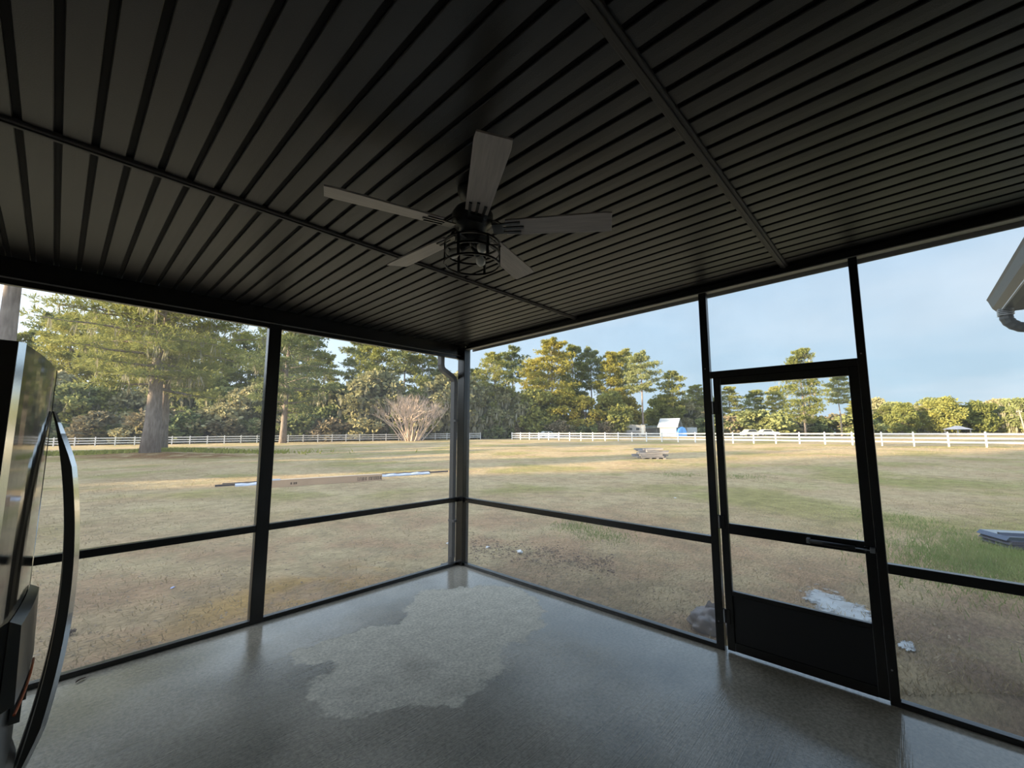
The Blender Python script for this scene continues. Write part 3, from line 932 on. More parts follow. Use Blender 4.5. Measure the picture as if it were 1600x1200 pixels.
# ---------------------------------------------------------------- grass (nobody could count it)
nrng = np.random.default_rng(11)
def rz(x, y): return relief(x, y)
def blades(name, n, region, hmin, hmax, wid, m, label, lean=0.6):
    V = np.zeros((n * 3, 3), np.float32)
    for i in range(n):
        x_, y_ = region()
        z_ = rz(x_, y_)
        R = math.hypot(x_ - CX, y_ - CY)
        s = 1.0 + R * 0.035
        h = rnd.uniform(hmin, hmax) * min(s, 1.8)
        w = wid * s
        a = rnd.uniform(0, 2 * PI); t = rnd.uniform(0, 2 * PI); l = rnd.uniform(0.1, lean) * h
        dx_, dy_ = math.cos(a) * w, math.sin(a) * w
        V[3 * i] = (x_ - dx_, y_ - dy_, z_ - 0.004); V[3 * i + 1] = (x_ + dx_, y_ + dy_, z_ - 0.004)
        V[3 * i + 2] = (x_ + math.cos(t) * l, y_ + math.sin(t) * l, z_ + h)
    T_ = np.arange(n * 3, dtype=np.int32).reshape(-1, 3)
    o = link_mesh(name, mesh_np(name, V, T_), m)
    tag(o, label, 'grass', kind='stuff')
    return o
def outside(x, y): return not (-4.7 < x < 0.14 and -6 < y < 0.14)
def reg_field():
    while True:
        dep = 3.0 + 42 * rnd.random() ** 1.8
        lat = rnd.uniform(-1.25, 1.25) * dep
        p = LD(lat, dep)
        if outside(p.x, p.y) and noise.noise(Vector((p.x * 0.5, p.y * 0.5, 3))) > -0.25: return p.x, p.y
M_straw = mat('dry_straw', (0.52, 0.41, 0.25), rough=0.9, spec=0.1, col2=(0.38, 0.30, 0.17), vscale=1.5, transl=0.2)
blades('dry_grass', 42000, reg_field, 0.012, 0.045, 0.004, M_straw, 'thin tan dead grass lying across the field', 1.6)
M_green = mat('green_grass', (0.17, 0.24, 0.06), rough=0.8, spec=0.2, col2=(0.30, 0.32, 0.12), vscale=3, transl=0.25)
gc = gp(1575, 888)
def reg_green():
    while True:
        x_, y_ = gc.x + rnd.gauss(0, 0.9), gc.y + rnd.gauss(0, 0.55)
        if outside(x_, y_): return x_, y_
blades('green_grass', 9000, reg_green, 0.03, 0.10, 0.004, M_green, 'bright green grass growing beside the black metal pans', 0.9)
def reg_tufts():
    cs = [gp(904, 824), gp(1410, 812), gp(1460, 830), gp(1160, 745), gp(940, 838), gp(1060, 742)]
    c = rnd.choice(cs); s = 0.10 + 0.04 * (c - Vector((CX, CY, 0))).length * 0.5
    return c.x + rnd.gauss(0, s), c.y + rnd.gauss(0, s)
blades('green_grass', 3000, reg_tufts, 0.02, 0.06, 0.004, M_green, 'small green grass tufts scattered over the bare field', 0.9)
M_weed = mat('yellow_weed', (0.42, 0.40, 0.09), rough=0.8, spec=0.2, col2=(0.24, 0.27, 0.06), vscale=1.0, transl=0.3)
def reg_weed():
    p = LD(-36 + rnd.gauss(0, 6), 40.5 + rnd.gauss(0, 1.0))
    return p.x, p.y
blades('weeds', 7000, reg_weed, 0.10, 0.26, 0.03, M_weed, 'yellow green weeds growing around the big pine', 0.9)

# ---------------------------------------------------------------- trees
def tuft_mesh(name, C, D, Lh, Wd, k, spread, seed):
    """k slim triangles fan out from every centre C along direction D"""
    g = np.random.default_rng(seed)
    n = len(C)
    C = np.repeat(np.asarray(C, float), k, 0); D = np.repeat(np.asarray(D, float), k, 0)
    Ls = np.repeat(np.broadcast_to(Lh, n), k) * g.uniform(0.6, 1.2, n * k)
    d = D + g.normal(0, spread, (n * k, 3)); d /= np.linalg.norm(d, axis=1)[:, None]
    r = g.normal(0, 1, (n * k, 3)); s = np.cross(d, r); s /= np.linalg.norm(s, axis=1)[:, None]
    w = (np.repeat(np.broadcast_to(Wd, n), k) * g.uniform(0.7, 1.3, n * k))[:, None]
    tip = C + d * Ls[:, None]
    mid = C + d * (Ls * 0.45)[:, None]
    V = np.stack([C, mid + s * w, tip, mid - s * w], 1).reshape(-1, 3)
    b = np.arange(n * k)[:, None] * 4
    T_ = np.concatenate([b + [0, 1, 2], b + [0, 2, 3]], 1).reshape(-1, 3)
    return mesh_np(name, V, T_)
def bark(name, c1, c2): return mat(name, c1, rough=0.95, spec=0.1, col2=c2, vscale=7, bump=0.9, bscale=9, stretch=(1, 1, 0.22))
M_bark = bark('pine_bark', (0.34, 0.29, 0.26), (0.17, 0.14, 0.125))
M_bark2 = bark('red_bark', (0.22, 0.13, 0.09), (0.12, 0.07, 0.05))
M_moss = mat('spanish_moss', (0.42, 0.40, 0.30), rough=0.95, spec=0.05, col2=(0.28, 0.28, 0.20), vscale=1.0, transl=0.3)
FOL = dict(
    hero=mat('big_pine_needles', (0.36, 0.37, 0.12), rough=0.75, spec=0.15, col2=(0.22, 0.25, 0.08), vscale=0.4, transl=0.35),
    olive=mat('olive_needles', (0.34, 0.345, 0.10), rough=0.75, spec=0.15, col2=(0.21, 0.235, 0.08), vscale=0.45, objvar=0.22, transl=0.30),
    dark=mat('dark_needles', (0.27, 0.30, 0.13), rough=0.75, spec=0.15, col2=(0.17, 0.205, 0.085), vscale=0.45, objvar=0.22, transl=0.25),
    grey=mat('grey_leaves', (0.42, 0.39, 0.22), rough=0.8, spec=0.12, col2=(0.28, 0.275, 0.15), vscale=0.5, objvar=0.25, transl=0.25),
    gold=mat('gold_leaves', (0.46, 0.39, 0.085), rough=0.8, spec=0.12, col2=(0.27, 0.27, 0.07), vscale=0.5, objvar=0.2, transl=0.30),
    brush=mat('brown_brush', (0.31, 0.255, 0.175), rough=0.9, spec=0.08, col2=(0.19, 0.175, 0.105), vscale=0.6, objvar=0.25, transl=0.2))

def pine_proto(seed, H, c0, R, nb, kt, tuft, wid, fol, bk=M_bark, r0=0.28, droop=0.0, flat=0.75, moss=0, name='pine_tree', k=6, gap=0.35, shape=1.0):
    """a pine H metres tall: crown from c0*H upwards, branches up to R long"""
    g = random.Random(seed)
    bm = bmesh.new()
    sway = [(g.uniform(-.012, .012) * H, g.uniform(-.012, .012) * H) for _ in range(5)]
    tp = [Vector((0, 0, -0.4))]; tr = [r0 * 1.35]
    for i in range(1, 9):
        u = i / 8
        s = sway[min(4, int(u * 4))]
        tp.append(Vector((s[0] * u, s[1] * u, H * 0.97 * u))); tr.append(r0 * (1.08 - 0.95 * u) if i > 1 else r0)
    bm_tube(bm, tp, tr, 8)
    def at(u):
        f = u * 8; i = min(7, int(f)); return tp[i].lerp(tp[i + 1], f - i)
    C = []; D = []; MC = []
    for j in range(nb):
        u = c0 + (0.97 - c0) * ((j + g.random() * 0.8) / nb)
        v = (u - c0) / (1 - c0)
        prof = (math.sin(PI * min(1, 0.12 + 0.88 * v)) ** 0.6) * (1 - 0.25 * v) if shape > 0 else (1 - v) ** 0.7
        L_ = R * prof * g.uniform(0.55, 1.1) + 0.25
        a = j * 2.399 + g.uniform(-.5, .5)
        rise = g.uniform(-0.05, 0.45) * (0.4 + v) - droop * (1 - v)
        p0 = at(u); pts = [p0]; n_ = 5
        dirv = Vector((math.cos(a), math.sin(a), rise))
        for i in range(1, n_ + 1):
            w = i / n_
            dv_ = dirv + Vector((g.uniform(-.25, .25), g.uniform(-.25, .25), g.uniform(-.10, .18)))
            pts.append(pts[-1] + dv_.normalized() * L_ / n_)
        rb = max(0.02, r0 * 0.28 * (1 - 0.75 * v) * min(1, L_ / R + .3))
        bm_tube(bm, pts, [rb * (1 - 0.8 * i / n_) for i in range(n_ + 1)], 5, False)
        # side twigs carry the tufts in flat plates
        for i in range(kt):
            w = gap + (1 - gap) * g.random() ** 0.8
            f = w * n_; ii = min(n_ - 1, int(f)); base = pts[ii].lerp(pts[ii + 1], f - ii)
            spread = 0.42 * L_ * (1.15 - 0.6 * w)
            off = Vector((g.gauss(0, 1), g.gauss(0, 1), g.gauss(0, flat) * 0.45 + 0.12)) * spread * 0.5
            C.append(base + off)
            dd = (off.normalized() if off.length > 0 else dirv) * 0.6 + dirv.normalized() * 0.3 + Vector((0, 0, 0.35))
            D.append(dd)
            if i % 9 == 0 and g.random() < 0.25:
                bm_tube(bm, [base, base + off], [rb * 0.25, 0.008], 3, False)
            if moss and g.random() < moss: MC.append(base + off * 0.5)
    root = bpy.data.objects.new(name, None); COL.objects.link(root)
    build('trunk', bm, bk, root, True)
    me = tuft_mesh('foliage', [tuple(c) for c in C], [tuple(d) for d in D], tuft, wid, k, 0.75, seed)
    link_mesh('foliage', me, FOL[fol], root)
    if MC:
        me = tuft_mesh('hanging_moss', [tuple(c) for c in MC], [(0, 0, -1)] * len(MC), tuft * 2.2, wid * 1.2, 4, 0.16, seed + 1)
        link_mesh('hanging_moss', me, M_moss, root)['kind'] = 'stuff'
    return root
def leafy_proto(seed, H, R, nclump, nleaf, leaf, fol, name='broadleaf_tree', trunk=True, low=0.25, r0=0.22, moss=0, bk=M_bark, droop=0.0):
    g = random.Random(seed); gg = np.random.default_rng(seed)
    root = bpy.data.objects.new(name, None); COL.objects.link(root)
    bm = bmesh.new()
    C = []; D = []
    if trunk: bm_tube(bm, [(0, 0, -0.4), (0, 0, H * 0.2), (g.uniform(-.3, .3), g.uniform(-.3, .3), H * 0.6)], [r0 * 1.3, r0, r0 * 0.4], 7)
    for j in range(nclump):
        a = g.uniform(0, 2 * PI); v = g.random()
        z = H * (low + (0.90 - low) * v)
        rr = R * math.sqrt(g.random()) * (math.sin(PI * (0.16 + 0.80 * v)) ** 0.6)
        c = Vector((rr * math.cos(a), rr * math.sin(a), z))
        if c.z < 0.2: c.z = 0.2
        s = R * g.uniform(0.22, 0.42)
        if trunk or j % 3 == 0:
            p0 = Vector((0, 0, max(0.0, z - rr * 0.9 - 0.3) * 0.8))
            bm_tube(bm, [p0, p0.lerp(c, 0.5) + Vector((0, 0, 0.15 * rr)), c], [max(0.015, r0 * 0.35), r0 * 0.2, 0.01], 4, False)
        m_ = nleaf // nclump
        d = gg.normal(0, 1, (m_, 3)); d /= np.linalg.norm(d, axis=1)[:, None]
        rad = s * gg.uniform(0.55, 1.0, m_)[:, None]
        pts = np.array(c) + d * rad * np.array([1, 1, 0.72])
        C.append(pts); dd = d * 0.7 + gg.normal(0, 0.5, (m_, 3)) + np.array([0, 0, -droop]); D.append(dd)
    C = np.concatenate(C); D = np.concatenate(D)
    build('trunk' if trunk else 'stems', bm, bk, root, True)
    me = tuft_mesh('foliage', C, D, leaf, leaf * 0.38, 2, 0.7, seed)
    link_mesh('foliage', me, FOL[fol], root)
    if moss:
        idx = gg.choice(len(C), int(len(C) * moss), replace=False)
        me = tuft_mesh('hanging_moss', C[idx], np.tile([0, 0, -1.0], (len(idx), 1)), leaf * 3.2, leaf * 0.30, 3, 0.12, seed + 1)
        link_mesh('hanging_moss', me, M_moss, root)['kind'] = 'stuff'
    return root
PROTO = {}
def proto(key):
    if key in PROTO: return PROTO[key], True
    f = dict(
        pineA=lambda: pine_proto(1, 24, 0.28, 6.0, 52, 56, 0.62, 0.085, 'olive'),
        pineB=lambda: pine_proto(2, 24, 0.46, 5.2, 40, 56, 0.62, 0.085, 'olive'),
        pineC=lambda: pine_proto(3, 24, 0.52, 5.6, 34, 56, 0.62, 0.085, 'dark'),
        pineD=lambda: pine_proto(4, 24, 0.16, 6.8, 62, 56, 0.64, 0.085, 'olive', moss=0.02),
        pineE=lambda: pine_proto(5, 24, 0.60, 4.6, 28, 46, 0.62, 0.085, 'dark'),
        pineG=lambda: pine_proto(6, 24, 0.22, 6.4, 58, 56, 0.64, 0.085, 'gold'),
        broadA=lambda: leafy_proto(21, 14, 5.6, 54, 5200, 0.80, 'dark', low=0.12, moss=0.10),
        broadB=lambda: leafy_proto(22, 14, 6.0, 54, 5200, 0.80, 'grey', low=0.10, moss=0.16),
        broadC=lambda: leafy_proto(23, 14, 5.4, 50, 4800, 0.80, 'olive', low=0.15),
        broadG=lambda: leafy_proto(24, 14, 5.0, 46, 4200, 0.75, 'gold', low=0.10),
        brushA=lambda: leafy_proto(31, 4.2, 2.8, 26, 1500, 0.50, 'brush', name='brush_thicket', trunk=False, low=0.05, r0=0.06),
        brushB=lambda: leafy_proto(32, 4.2, 2.6, 26, 1500, 0.50, 'grey', name='brush_thicket', trunk=False, low=0.05, r0=0.06),
        brushC=lambda: leafy_proto(33, 4.2, 2.6, 26, 1500, 0.50, 'dark', name='brush_thicket', trunk=False, low=0.05, r0=0.06),
    )[key]()
    PROTO[key] = f
    return f, False
HREF = dict(pine=24, broad=14, brush=4.2)
def plant(key, px, dep, height, label, group, cat='tree', widen=1.0, lat=None):
    o, used = proto(key)
    if used: o = copy_tree(o)
    P = LD(lat, dep) if lat is not None else LD((px - 800) / FPX * dep, dep)
    P.z = ground(P.x, P.y) - 0.05
    s = height / HREF[key.rstrip('ABCDEG')]
    o.location = P; o.scale = (s * widen, s * widen, s); o.rotation_euler = (0, 0, rnd.uniform(0, 2 * PI))
    if 'group' in o.keys(): del o['group']
    tag(o, label, cat, group)
    return o
def top_h(dep, ytop, P=None): return (677 - ytop) / FPX * dep * 1.01 + 1.6

# --- the big pine on its litter mound
hero = pine_proto(101, 23, 0.26, 9.6, 76, 105, 0.46, 0.034, 'hero', r0=0.62, droop=0.18, flat=0.45, moss=0.05, k=8, gap=0.25)
hero.location = (PINE_XY.x, PINE_XY.y, ground(PINE_XY.x, PINE_XY.y) + 0.2)
hero.rotation_euler = (0, 0, 1.0)
tag(hero, 'massive mossy pine with grey plated trunk standing on a leaf litter mound', 'tree')
h2 = pine_proto(102, 22, 0.30, 7.0, 52, 90, 0.46, 0.030, 'olive', r0=0.42, flat=0.5, moss=0.04, k=8)
P = pd(258, 41.5); h2.location = (P.x, P.y, P.z - 0.05)
tag(h2, 'slimmer pine growing close behind the massive mossy pine', 'tree')
h3 = pine_proto(103, 23, 0.50, 6.0, 50, 90, 0.40, 0.026, 'olive', r0=0.34, flat=0.5, moss=0.03, k=8)
P = pd(-3, 17); h3.location = (P.x, P.y, P.z - 0.05); h3.rotation_euler = (0, 0, 2.2)
tag(h3, 'thick pine trunk rising behind the refrigerator', 'tree')
h4 = pine_proto(104, 24, 0.22, 8.4, 52, 76, 0.62, 0.055, 'dark', r0=0.48, flat=0.5, k=7, moss=0.02)
P = pd(445, 72); h4.location = (P.x, P.y, P.z - 0.05); h4.rotation_euler = (0, 0, 0.4)
tag(h4, 'straight grey pine with long low limbs standing at the left fence', 'tree')

# --- woods behind the left fence
g_l = 'trees of the woods behind the left fence'
for i in range(22):
    px = 20 + i * 33 + rnd.uniform(-10, 10); dep = rnd.uniform(86, 100)
    key = ['broadA', 'broadB', 'broadB', 'broadA', 'broadC'][i % 5]
    lab = {'broadA': 'dark evergreen broadleaf tree hung with moss behind the left fence',
           'broadB': 'grey green broadleaf tree hung with moss behind the left fence',
           'broadC': 'olive green broadleaf tree behind the left fence'}[key]
    plant(key, px, dep, rnd.uniform(11, 16), lab, g_l + ', ' + key[-1].lower(), widen=1.15)
for i in range(20):
    px = 25 + i * 35 + rnd.uniform(-14, 14); dep = rnd.uniform(100, 125)
    key = ['pineB', 'pineE', 'pineA', 'pineC'][i % 4]
    lab = {'pineB': 'tall olive pine with a high crown in the left woods', 'pineE': 'slender dark pine with a small top crown in the left woods',
           'pineA': 'full olive pine in the left woods', 'pineC': 'dark pine with a bare lower trunk in the left woods'}[key]
    yt = 470 + 0.10 * px + rnd.uniform(-25, 40)
    plant(key, px, dep, top_h(dep, yt), lab, 'tall pines of the left woods, ' + key[-1].lower())
for i in range(26):
    px = 15 + i * 28 + rnd.uniform(-10, 10); dep = 1.215
    key = ['brushA', 'brushC', 'brushB'][i % 3]
    # the fence line runs from (lat -73, dep 66) to (lat -6, dep 90)
    t = i / 25
    lat = -82 + 78 * t + rnd.uniform(-1, 1); dep = 66 + 25 * t + rnd.uniform(3, 8)
    lab = {'brushA': 'brown leafless brush thicket behind the left fence', 'brushB': 'grey green brush thicket behind the left fence',
           'brushC': 'dark green brush thicket behind the left fence'}[key]
    plant(key, 0, dep, rnd.uniform(3.5, 6.5), lab, 'brush behind the left fence, ' + key[-1].lower(), 'bush', lat=lat, widen=1.3)
# --- the golden pines in the middle
for key, px, dep, yt, wd, lab in [
        ('pineD', 772, 98, 548, 1.0, 'broad dark-topped pine next to the porch corner post'),
        ('pineE', 800, 118, 541, 1.0, 'thin pine peeking up behind the broad dark-topped pine'),
        ('pineG', 862, 104, 527, 1.05, 'tallest golden pine of the sunlit middle clump'),
        ('pineA', 896, 110, 536, 0.9, 'grey olive pine beside the tallest golden pine'),
        ('pineC', 925, 112, 545, 0.9, 'dark round-topped pine in the sunlit middle clump'),
        ('pineG', 955, 106, 549, 0.85, 'yellow brown pine right of the dark round-topped pine'),
        ('pineB', 975, 112, 546, 1.0, 'olive pine with see-through crown in the middle clump'),
        ('pineC', 1004, 97, 552, 1.05, 'umbrella-crowned dark pine with bare trunk before the white camper'),
        ('pineA', 1052, 112, 581, 1.05, 'rounded olive pine behind the gabled white shed'),
        ('pineD', 1088, 120, 604, 1.1, 'low olive pine behind the blue tarp'),
        ('pineG', 836, 112, 560, 1.0, 'shorter golden pine left of the tallest golden pine'),
        ('pineD', 745, 112, 575, 1.0, 'greyish pine half hidden by the porch corner post')]:
    plant(key, px, dep, top_h(dep, yt), lab, None, widen=wd)
for i, (key, px, dep, yt) in enumerate([('broadG', 880, 99, 612), ('broadC', 840, 98, 610), ('broadG', 915, 97, 622), ('broadC', 955, 98, 615), ('broadB', 790, 99, 610), ('broadB', 760, 97, 605),
                                        ('broadC', 1035, 118, 622), ('broadG', 980, 108, 625), ('broadB', 1075, 120, 630), ('broadC', 1105, 122, 625)]):
    lab = {'broadG': 'golden leaved small tree under the middle pines', 'broadC': 'olive small tree under the middle pines', 'broadB': 'grey mossy small tree under the middle pines'}[key]
    plant(key, px, dep, top_h(dep, yt), lab, 'small trees under the middle pines, ' + key[-1].lower(), widen=1.1)
for i in range(12):
    px = 742 + i * 22
    key = ['brushA', 'brushB', 'brushC'][i % 3]
    if 965 < px < 1075: continue
    plant(key, px, rnd.uniform(94, 99), rnd.uniform(3, 5), {'brushA': 'brown brush under the middle pines', 'brushB': 'grey green brush under the middle pines', 'brushC': 'dark green brush under the middle pines'}[key],
          'brush under the middle pines, ' + key[-1].lower(), 'bush', widen=1.2)
# --- trees seen through the door
for key, px, dep, yt, wd, lab in [
        ('pineA', 1140, 118, 606, 1.2, 'pale olive pine seen through the door beside its hinge stile'),
        ('pineD', 1180, 122, 612, 1.2, 'olive pine second from the hinge stile through the door'),
        ('pineB', 1213, 116, 606, 1.1, 'olive pine close left of the tall lone pine'),
        ('pineD', 1256, 84, 546, 0.82, 'tall lone sunlit pine rising past the door header'),
        ('pineC', 1312, 92, 590, 1.0, 'dark pine leaning out right of the tall lone pine'),
        ('pineA', 1335, 125, 628, 1.2, 'low pine behind the door latch stile')]:
    plant(key, px, dep, top_h(dep, yt), lab, None, widen=wd)
for i in range(9):
    px = 1110 + i * 28
    key = ['brushC', 'brushA', 'brushC'][i % 3]
    plant(key, px, rnd.uniform(98, 108), rnd.uniform(4, 6.5), {'brushA': 'brown brush behind the sunlit fence', 'brushB': 'grey green brush behind the sunlit fence', 'brushC': 'dark green brush behind the sunlit fence'}[key],
          'brush behind the sunlit fence, ' + key[-1].lower(), 'bush', widen=1.5)
# --- far tree line on the right
for i in range(26):
    px = 1345 + i * 12.5 + rnd.uniform(-4, 4); dep = rnd.uniform(140, 165)
    key = ['broadC', 'pineA', 'broadB', 'pineD', 'broadA'][i % 5]
    lab = {'broadC': 'small olive broadleaf tree of the far right tree line', 'pineA': 'small olive pine of the far right tree line', 'broadB': 'greyish broadleaf tree of the far right tree line',
           'pineD': 'bushy pine of the far right tree line', 'broadA': 'dark evergreen of the far right tree line'}[key]
    plant(key, px, dep, top_h(dep, rnd.uniform(624, 640)), lab, 'far right tree line, ' + key, widen=1.25 if key[0] == 'p' else 1.0)
# --- woods carrying on unseen to the left; heights set to shade the field
belt = [(-50 + 2.4 * i, rnd.uniform(21, 24)) for i in range(16)] + [(-11.0 + 1.5 * i, 9.6 + 0.3 * (i % 3)) for i in range(6)] + [(-1.8, 16), (-0.2, 17)] + [(2 + 2.6 * i, rnd.uniform(11, 12.2)) for i in range(18)]
for i, (dep, hh) in enumerate(belt):
    dep += rnd.uniform(-.5, .5); lat = -66 + rnd.uniform(-5, 5)
    key = ['pineD', 'broadA', 'pineA'][i % 3]
    plant(key, 0, dep, hh, {'pineD': 'bushy pine of the woods left of the house', 'pineA': 'olive pine of the woods left of the house', 'broadA': 'dark evergreen of the woods left of the house'}[key],
          'woods left of the house, ' + key, lat=lat, widen=(1.0 if dep < -12 else 1.1 if dep < -3 else 0.6 if dep < 1 else 1.1) if key[0] == 'p' else (0.7 if dep < -12 else 0.9 if dep < -3 else 0.5 if dep < 1 else 0.9))

# --- bare crape myrtle
def myrtle():
    g = random.Random(5)
    bm = bmesh.new()
    def grow(p, d, L_, r, lev):
        pts = [p]; q = p; dd = d.copy()
        for i in range(3):
            dd = (dd + Vector((g.uniform(-.14, .14), g.uniform(-.14, .14), 0.05))).normalized()
            q = q + dd * L_ / 3; pts.append(q)
        bm_tube(bm, pts, [r, r * .85, r * .7, r * .5], 4, False)
        if lev < 3:
            for k in range(3 if lev else 3):
                nd = (dd + Vector((g.gauss(0, .36), g.gauss(0, .36), g.gauss(0.05, .22)))).normalized()
                grow(q.lerp(pts[2], g.random() * .6), nd, L_ * g.uniform(.55, .8), r * .52, lev + 1)
    for i in range(34):
        a = g.uniform(0, 2 * PI); s = g.random() ** 0.7
        b0 = Vector((math.cos(a) * 1.7 * s, math.sin(a) * 1.3 * s, -0.2))
        d = Vector((math.cos(a) * 0.75 * s, math.sin(a) * 0.75 * s, 1)).normalized()
        grow(b0, d, g.uniform(3.6, 4.6), 0.11, 0)
    o = build('bare_shrub', bm, mat('pale_twigs', (0.62, 0.50, 0.42), rough=0.9, spec=0.1, var=0.25), None)
    return o
my = myrtle()
P = pd(645, 80); my.location = P
my.scale = (1.1, 1.1, 0.90)
tag(my, 'large leafless many-stemmed shrub with pale pinkish twigs before the fence', 'shrub')
g = random.Random(9)
P = pd(805, 92)

# ---------------------------------------------------------------- white rail fences
M_white = mat('white_vinyl', (0.80, 0.80, 0.80), rough=0.45, spec=0.3, var=0.06)
def fence(label, A, B, n, skip=()):
    """A, B in (lat, dep); n spans"""
    a = LD(*A); b_ = LD(*B)
    f = thing('rail_fence', label, 'fence', (a.x, a.y, ground(a.x, a.y)))
    pm = None
    prev = None
    for i in range(n + 1):
        p = a.lerp(b_, i / n); p.z = ground(p.x, p.y)
        loc = p - Vector(f.location)
        d = (b_ - a).normalized(); rz_ = math.atan2(d.y, d.x)
        if i not in skip:
            if pm is None:
                bm = bmesh.new(); bm_box(bm, -.064, .064, -.064, .064, -0.15, 1.37)
                top = [bm.verts.new(v) for v in ((-.075, -.075, 1.37), (.075, -.075, 1.37), (.075, .075, 1.37), (-.075, .075, 1.37), (0, 0, 1.43))]
                for q in range(4): bm.faces.new((top[q], top[(q + 1) % 4], top[4]))
                bm.faces.new(top[:4][::-1])
                o = build('post', bm, M_white, f); pm = o.data
            else: o = link_mesh('post', pm, M_white, f)
            o.location = loc; o.rotation_euler = (0, 0, rz_)
        if i > 0 and i not in skip and (i - 1) not in skip:
            L_ = (loc - prev).length
            for h in (0.42, 0.80, 1.20):
                key = ('rail', round(L_, 2))
                if key not in MATS:
                    bm = bmesh.new(); bm_box(bm, 0, L_, -.02, .02, -.07, .07)
                    o = build('rail', bm, M_white, f); MATS[key] = o.data
                else: o = link_mesh('rail', MATS[key], M_white, f)
                o.location = prev + Vector((0, 0, h))
                v = loc - prev
                o.rotation_euler = (0, -math.atan2(v.z, math.hypot(v.x, v.y)), rz_)
        prev = loc
    return f
fence('white three-rail fence along the woods on the left', (-86, 58.5), (-6.8, 91.5), 35)
fence('white three-rail fence gleaming in sun across the right side', (0.0, 84.0), (60, 21.5), 36)

# ---------------------------------------------------------------- buildings and vehicles behind the fence
M_wroof = mat('pale_metal_roof', (0.40, 0.45, 0.50), rough=0.45)
M_wwall = mat('weathered_white_wall', (0.36, 0.37, 0.38), rough=0.7, var=0.15)
M_dk = mat('doorway_shade', (0.03, 0.03, 0.032), rough=0.8)  # shade inside the shed doorway, painted as a flat dark panel
M_blue = mat('blue_tarp', (0.06, 0.20, 0.55), rough=0.5, var=0.15)
M_glass = mat('dark_glass', (0.03, 0.035, 0.04), rough=0.08)
M_tyre = mat('tyre', (0.02, 0.02, 0.02), rough=0.9)
M_greywall = mat('grey_boards', (0.20, 0.19, 0.19), rough=0.8, var=0.2)
FACE = math.atan2(RV.y, RV.x)       # local x runs across the picture
def bthing(name, label, cat, px, dep, rz=0.0):
    P = pd(px, dep)
    return thing(name, label, cat, (P.x, P.y, P.z - 0.02), FACE + rz)
def prism(name, prof, y0, y1, m, parent):
    bm = bmesh.new()
    a = [bm.verts.new((x_, y0, z_)) for x_, z_ in prof]; b_ = [bm.verts.new((x_, y1, z_)) for x_, z_ in prof]
    n_ = len(prof)
    for i in range(n_): bm.faces.new((a[i], a[(i + 1) % n_], b_[(i + 1) % n_], b_[i]))
    bm.faces.new(a[::-1]); bm.faces.new(b_)
    return build(name, bm, m, parent)
# left shed with lean-to roof
sd = bthing('shed', 'small open shed with pale blue metal roof behind the left fence', 'shed', 135, 82, 0.25)
for x_ in (-2.0, 2.0):
    for y_ in (-1.5, 1.5): box('corner_post', x_ - .07, x_ + .07, y_ - .07, y_ + .07, 0, 2.3, M_wwall, sd)
box('back_wall', -2.0, 2.0, 1.45, 1.55, 0, 2.3, M_greywall, sd)
box('side_wall', 1.95, 2.05, -1.5, 1.5, 0, 2.3, M_wwall, sd)
prism('gable', [(-2.0, 2.3), (2.0, 2.3), (0.6, 3.5)], -1.5, -1.42, M_wwall, sd)
for prof in ([(-2.4, 2.22), (0.6, 3.55), (0.6, 3.65), (-2.4, 2.32)], [(0.6, 3.55), (2.4, 2.22), (2.4, 2.32), (0.6, 3.65)]):
    prism('roof_panel', prof, -1.9, 1.9, M_wroof, sd)
# white camper
cpv = bthing('camper_trailer', 'white camper trailer with rounded front parked behind the fence', 'trailer', 989, 96)
prism('body', [(-2.3, 0.5), (2.3, 0.5), (2.3, 2.75), (-1.2, 2.85), (-1.9, 2.6), (-2.35, 1.8)], -1.1, 1.1, M_wwall, cpv)
for x_ in (-1.0, 0.6): box('window', x_ - .35, x_ + .35, -1.13, -1.09, 1.6, 2.1, M_glass, cpv)
box('door', 1.4, 2.0, -1.13, -1.09, 0.6, 2.4, M_wroof, cpv)
box('skirt_stripe', -2.3, 2.3, -1.12, -1.09, 1.05, 1.25, M_greywall, cpv)
for x_ in (-0.3, 0.5):
    bm = bmesh.new(); bm_tube(bm, [(x_, -1.12, 0.34), (x_, -0.9, 0.34)], 0.34, 14); build('wheel', bm, M_tyre, cpv)
    bm = bmesh.new(); bm_tube(bm, [(x_, 1.12, 0.34), (x_, 0.9, 0.34)], 0.34, 14); build('wheel', bm, M_tyre, cpv)
# long carport
cpt = bthing('carport', 'long low carport with pale metal roof beside the white camper', 'carport', 1021, 100)
for x_ in (-2.6, 0.0, 2.6):
    for y_ in (-1.6, 1.6): box('post', x_ - .06, x_ + .06, y_ - .06, y_ + .06, 0, 2.0, M_wwall, cpt)
prism('roof_panel', [(-2.9, 2.0), (2.9, 2.2), (2.9, 2.3), (-2.9, 2.1)], -2.0, 0.0, M_wroof, cpt)
prism('roof_panel', [(-2.9, 2.35), (2.9, 2.5), (2.9, 2.6), (-2.9, 2.45)], 0.0, 2.0, M_wroof, cpt)
box('side_panel', -2.6, 2.6, 1.5, 1.56, 0.3, 2.0, M_wwall, cpt)
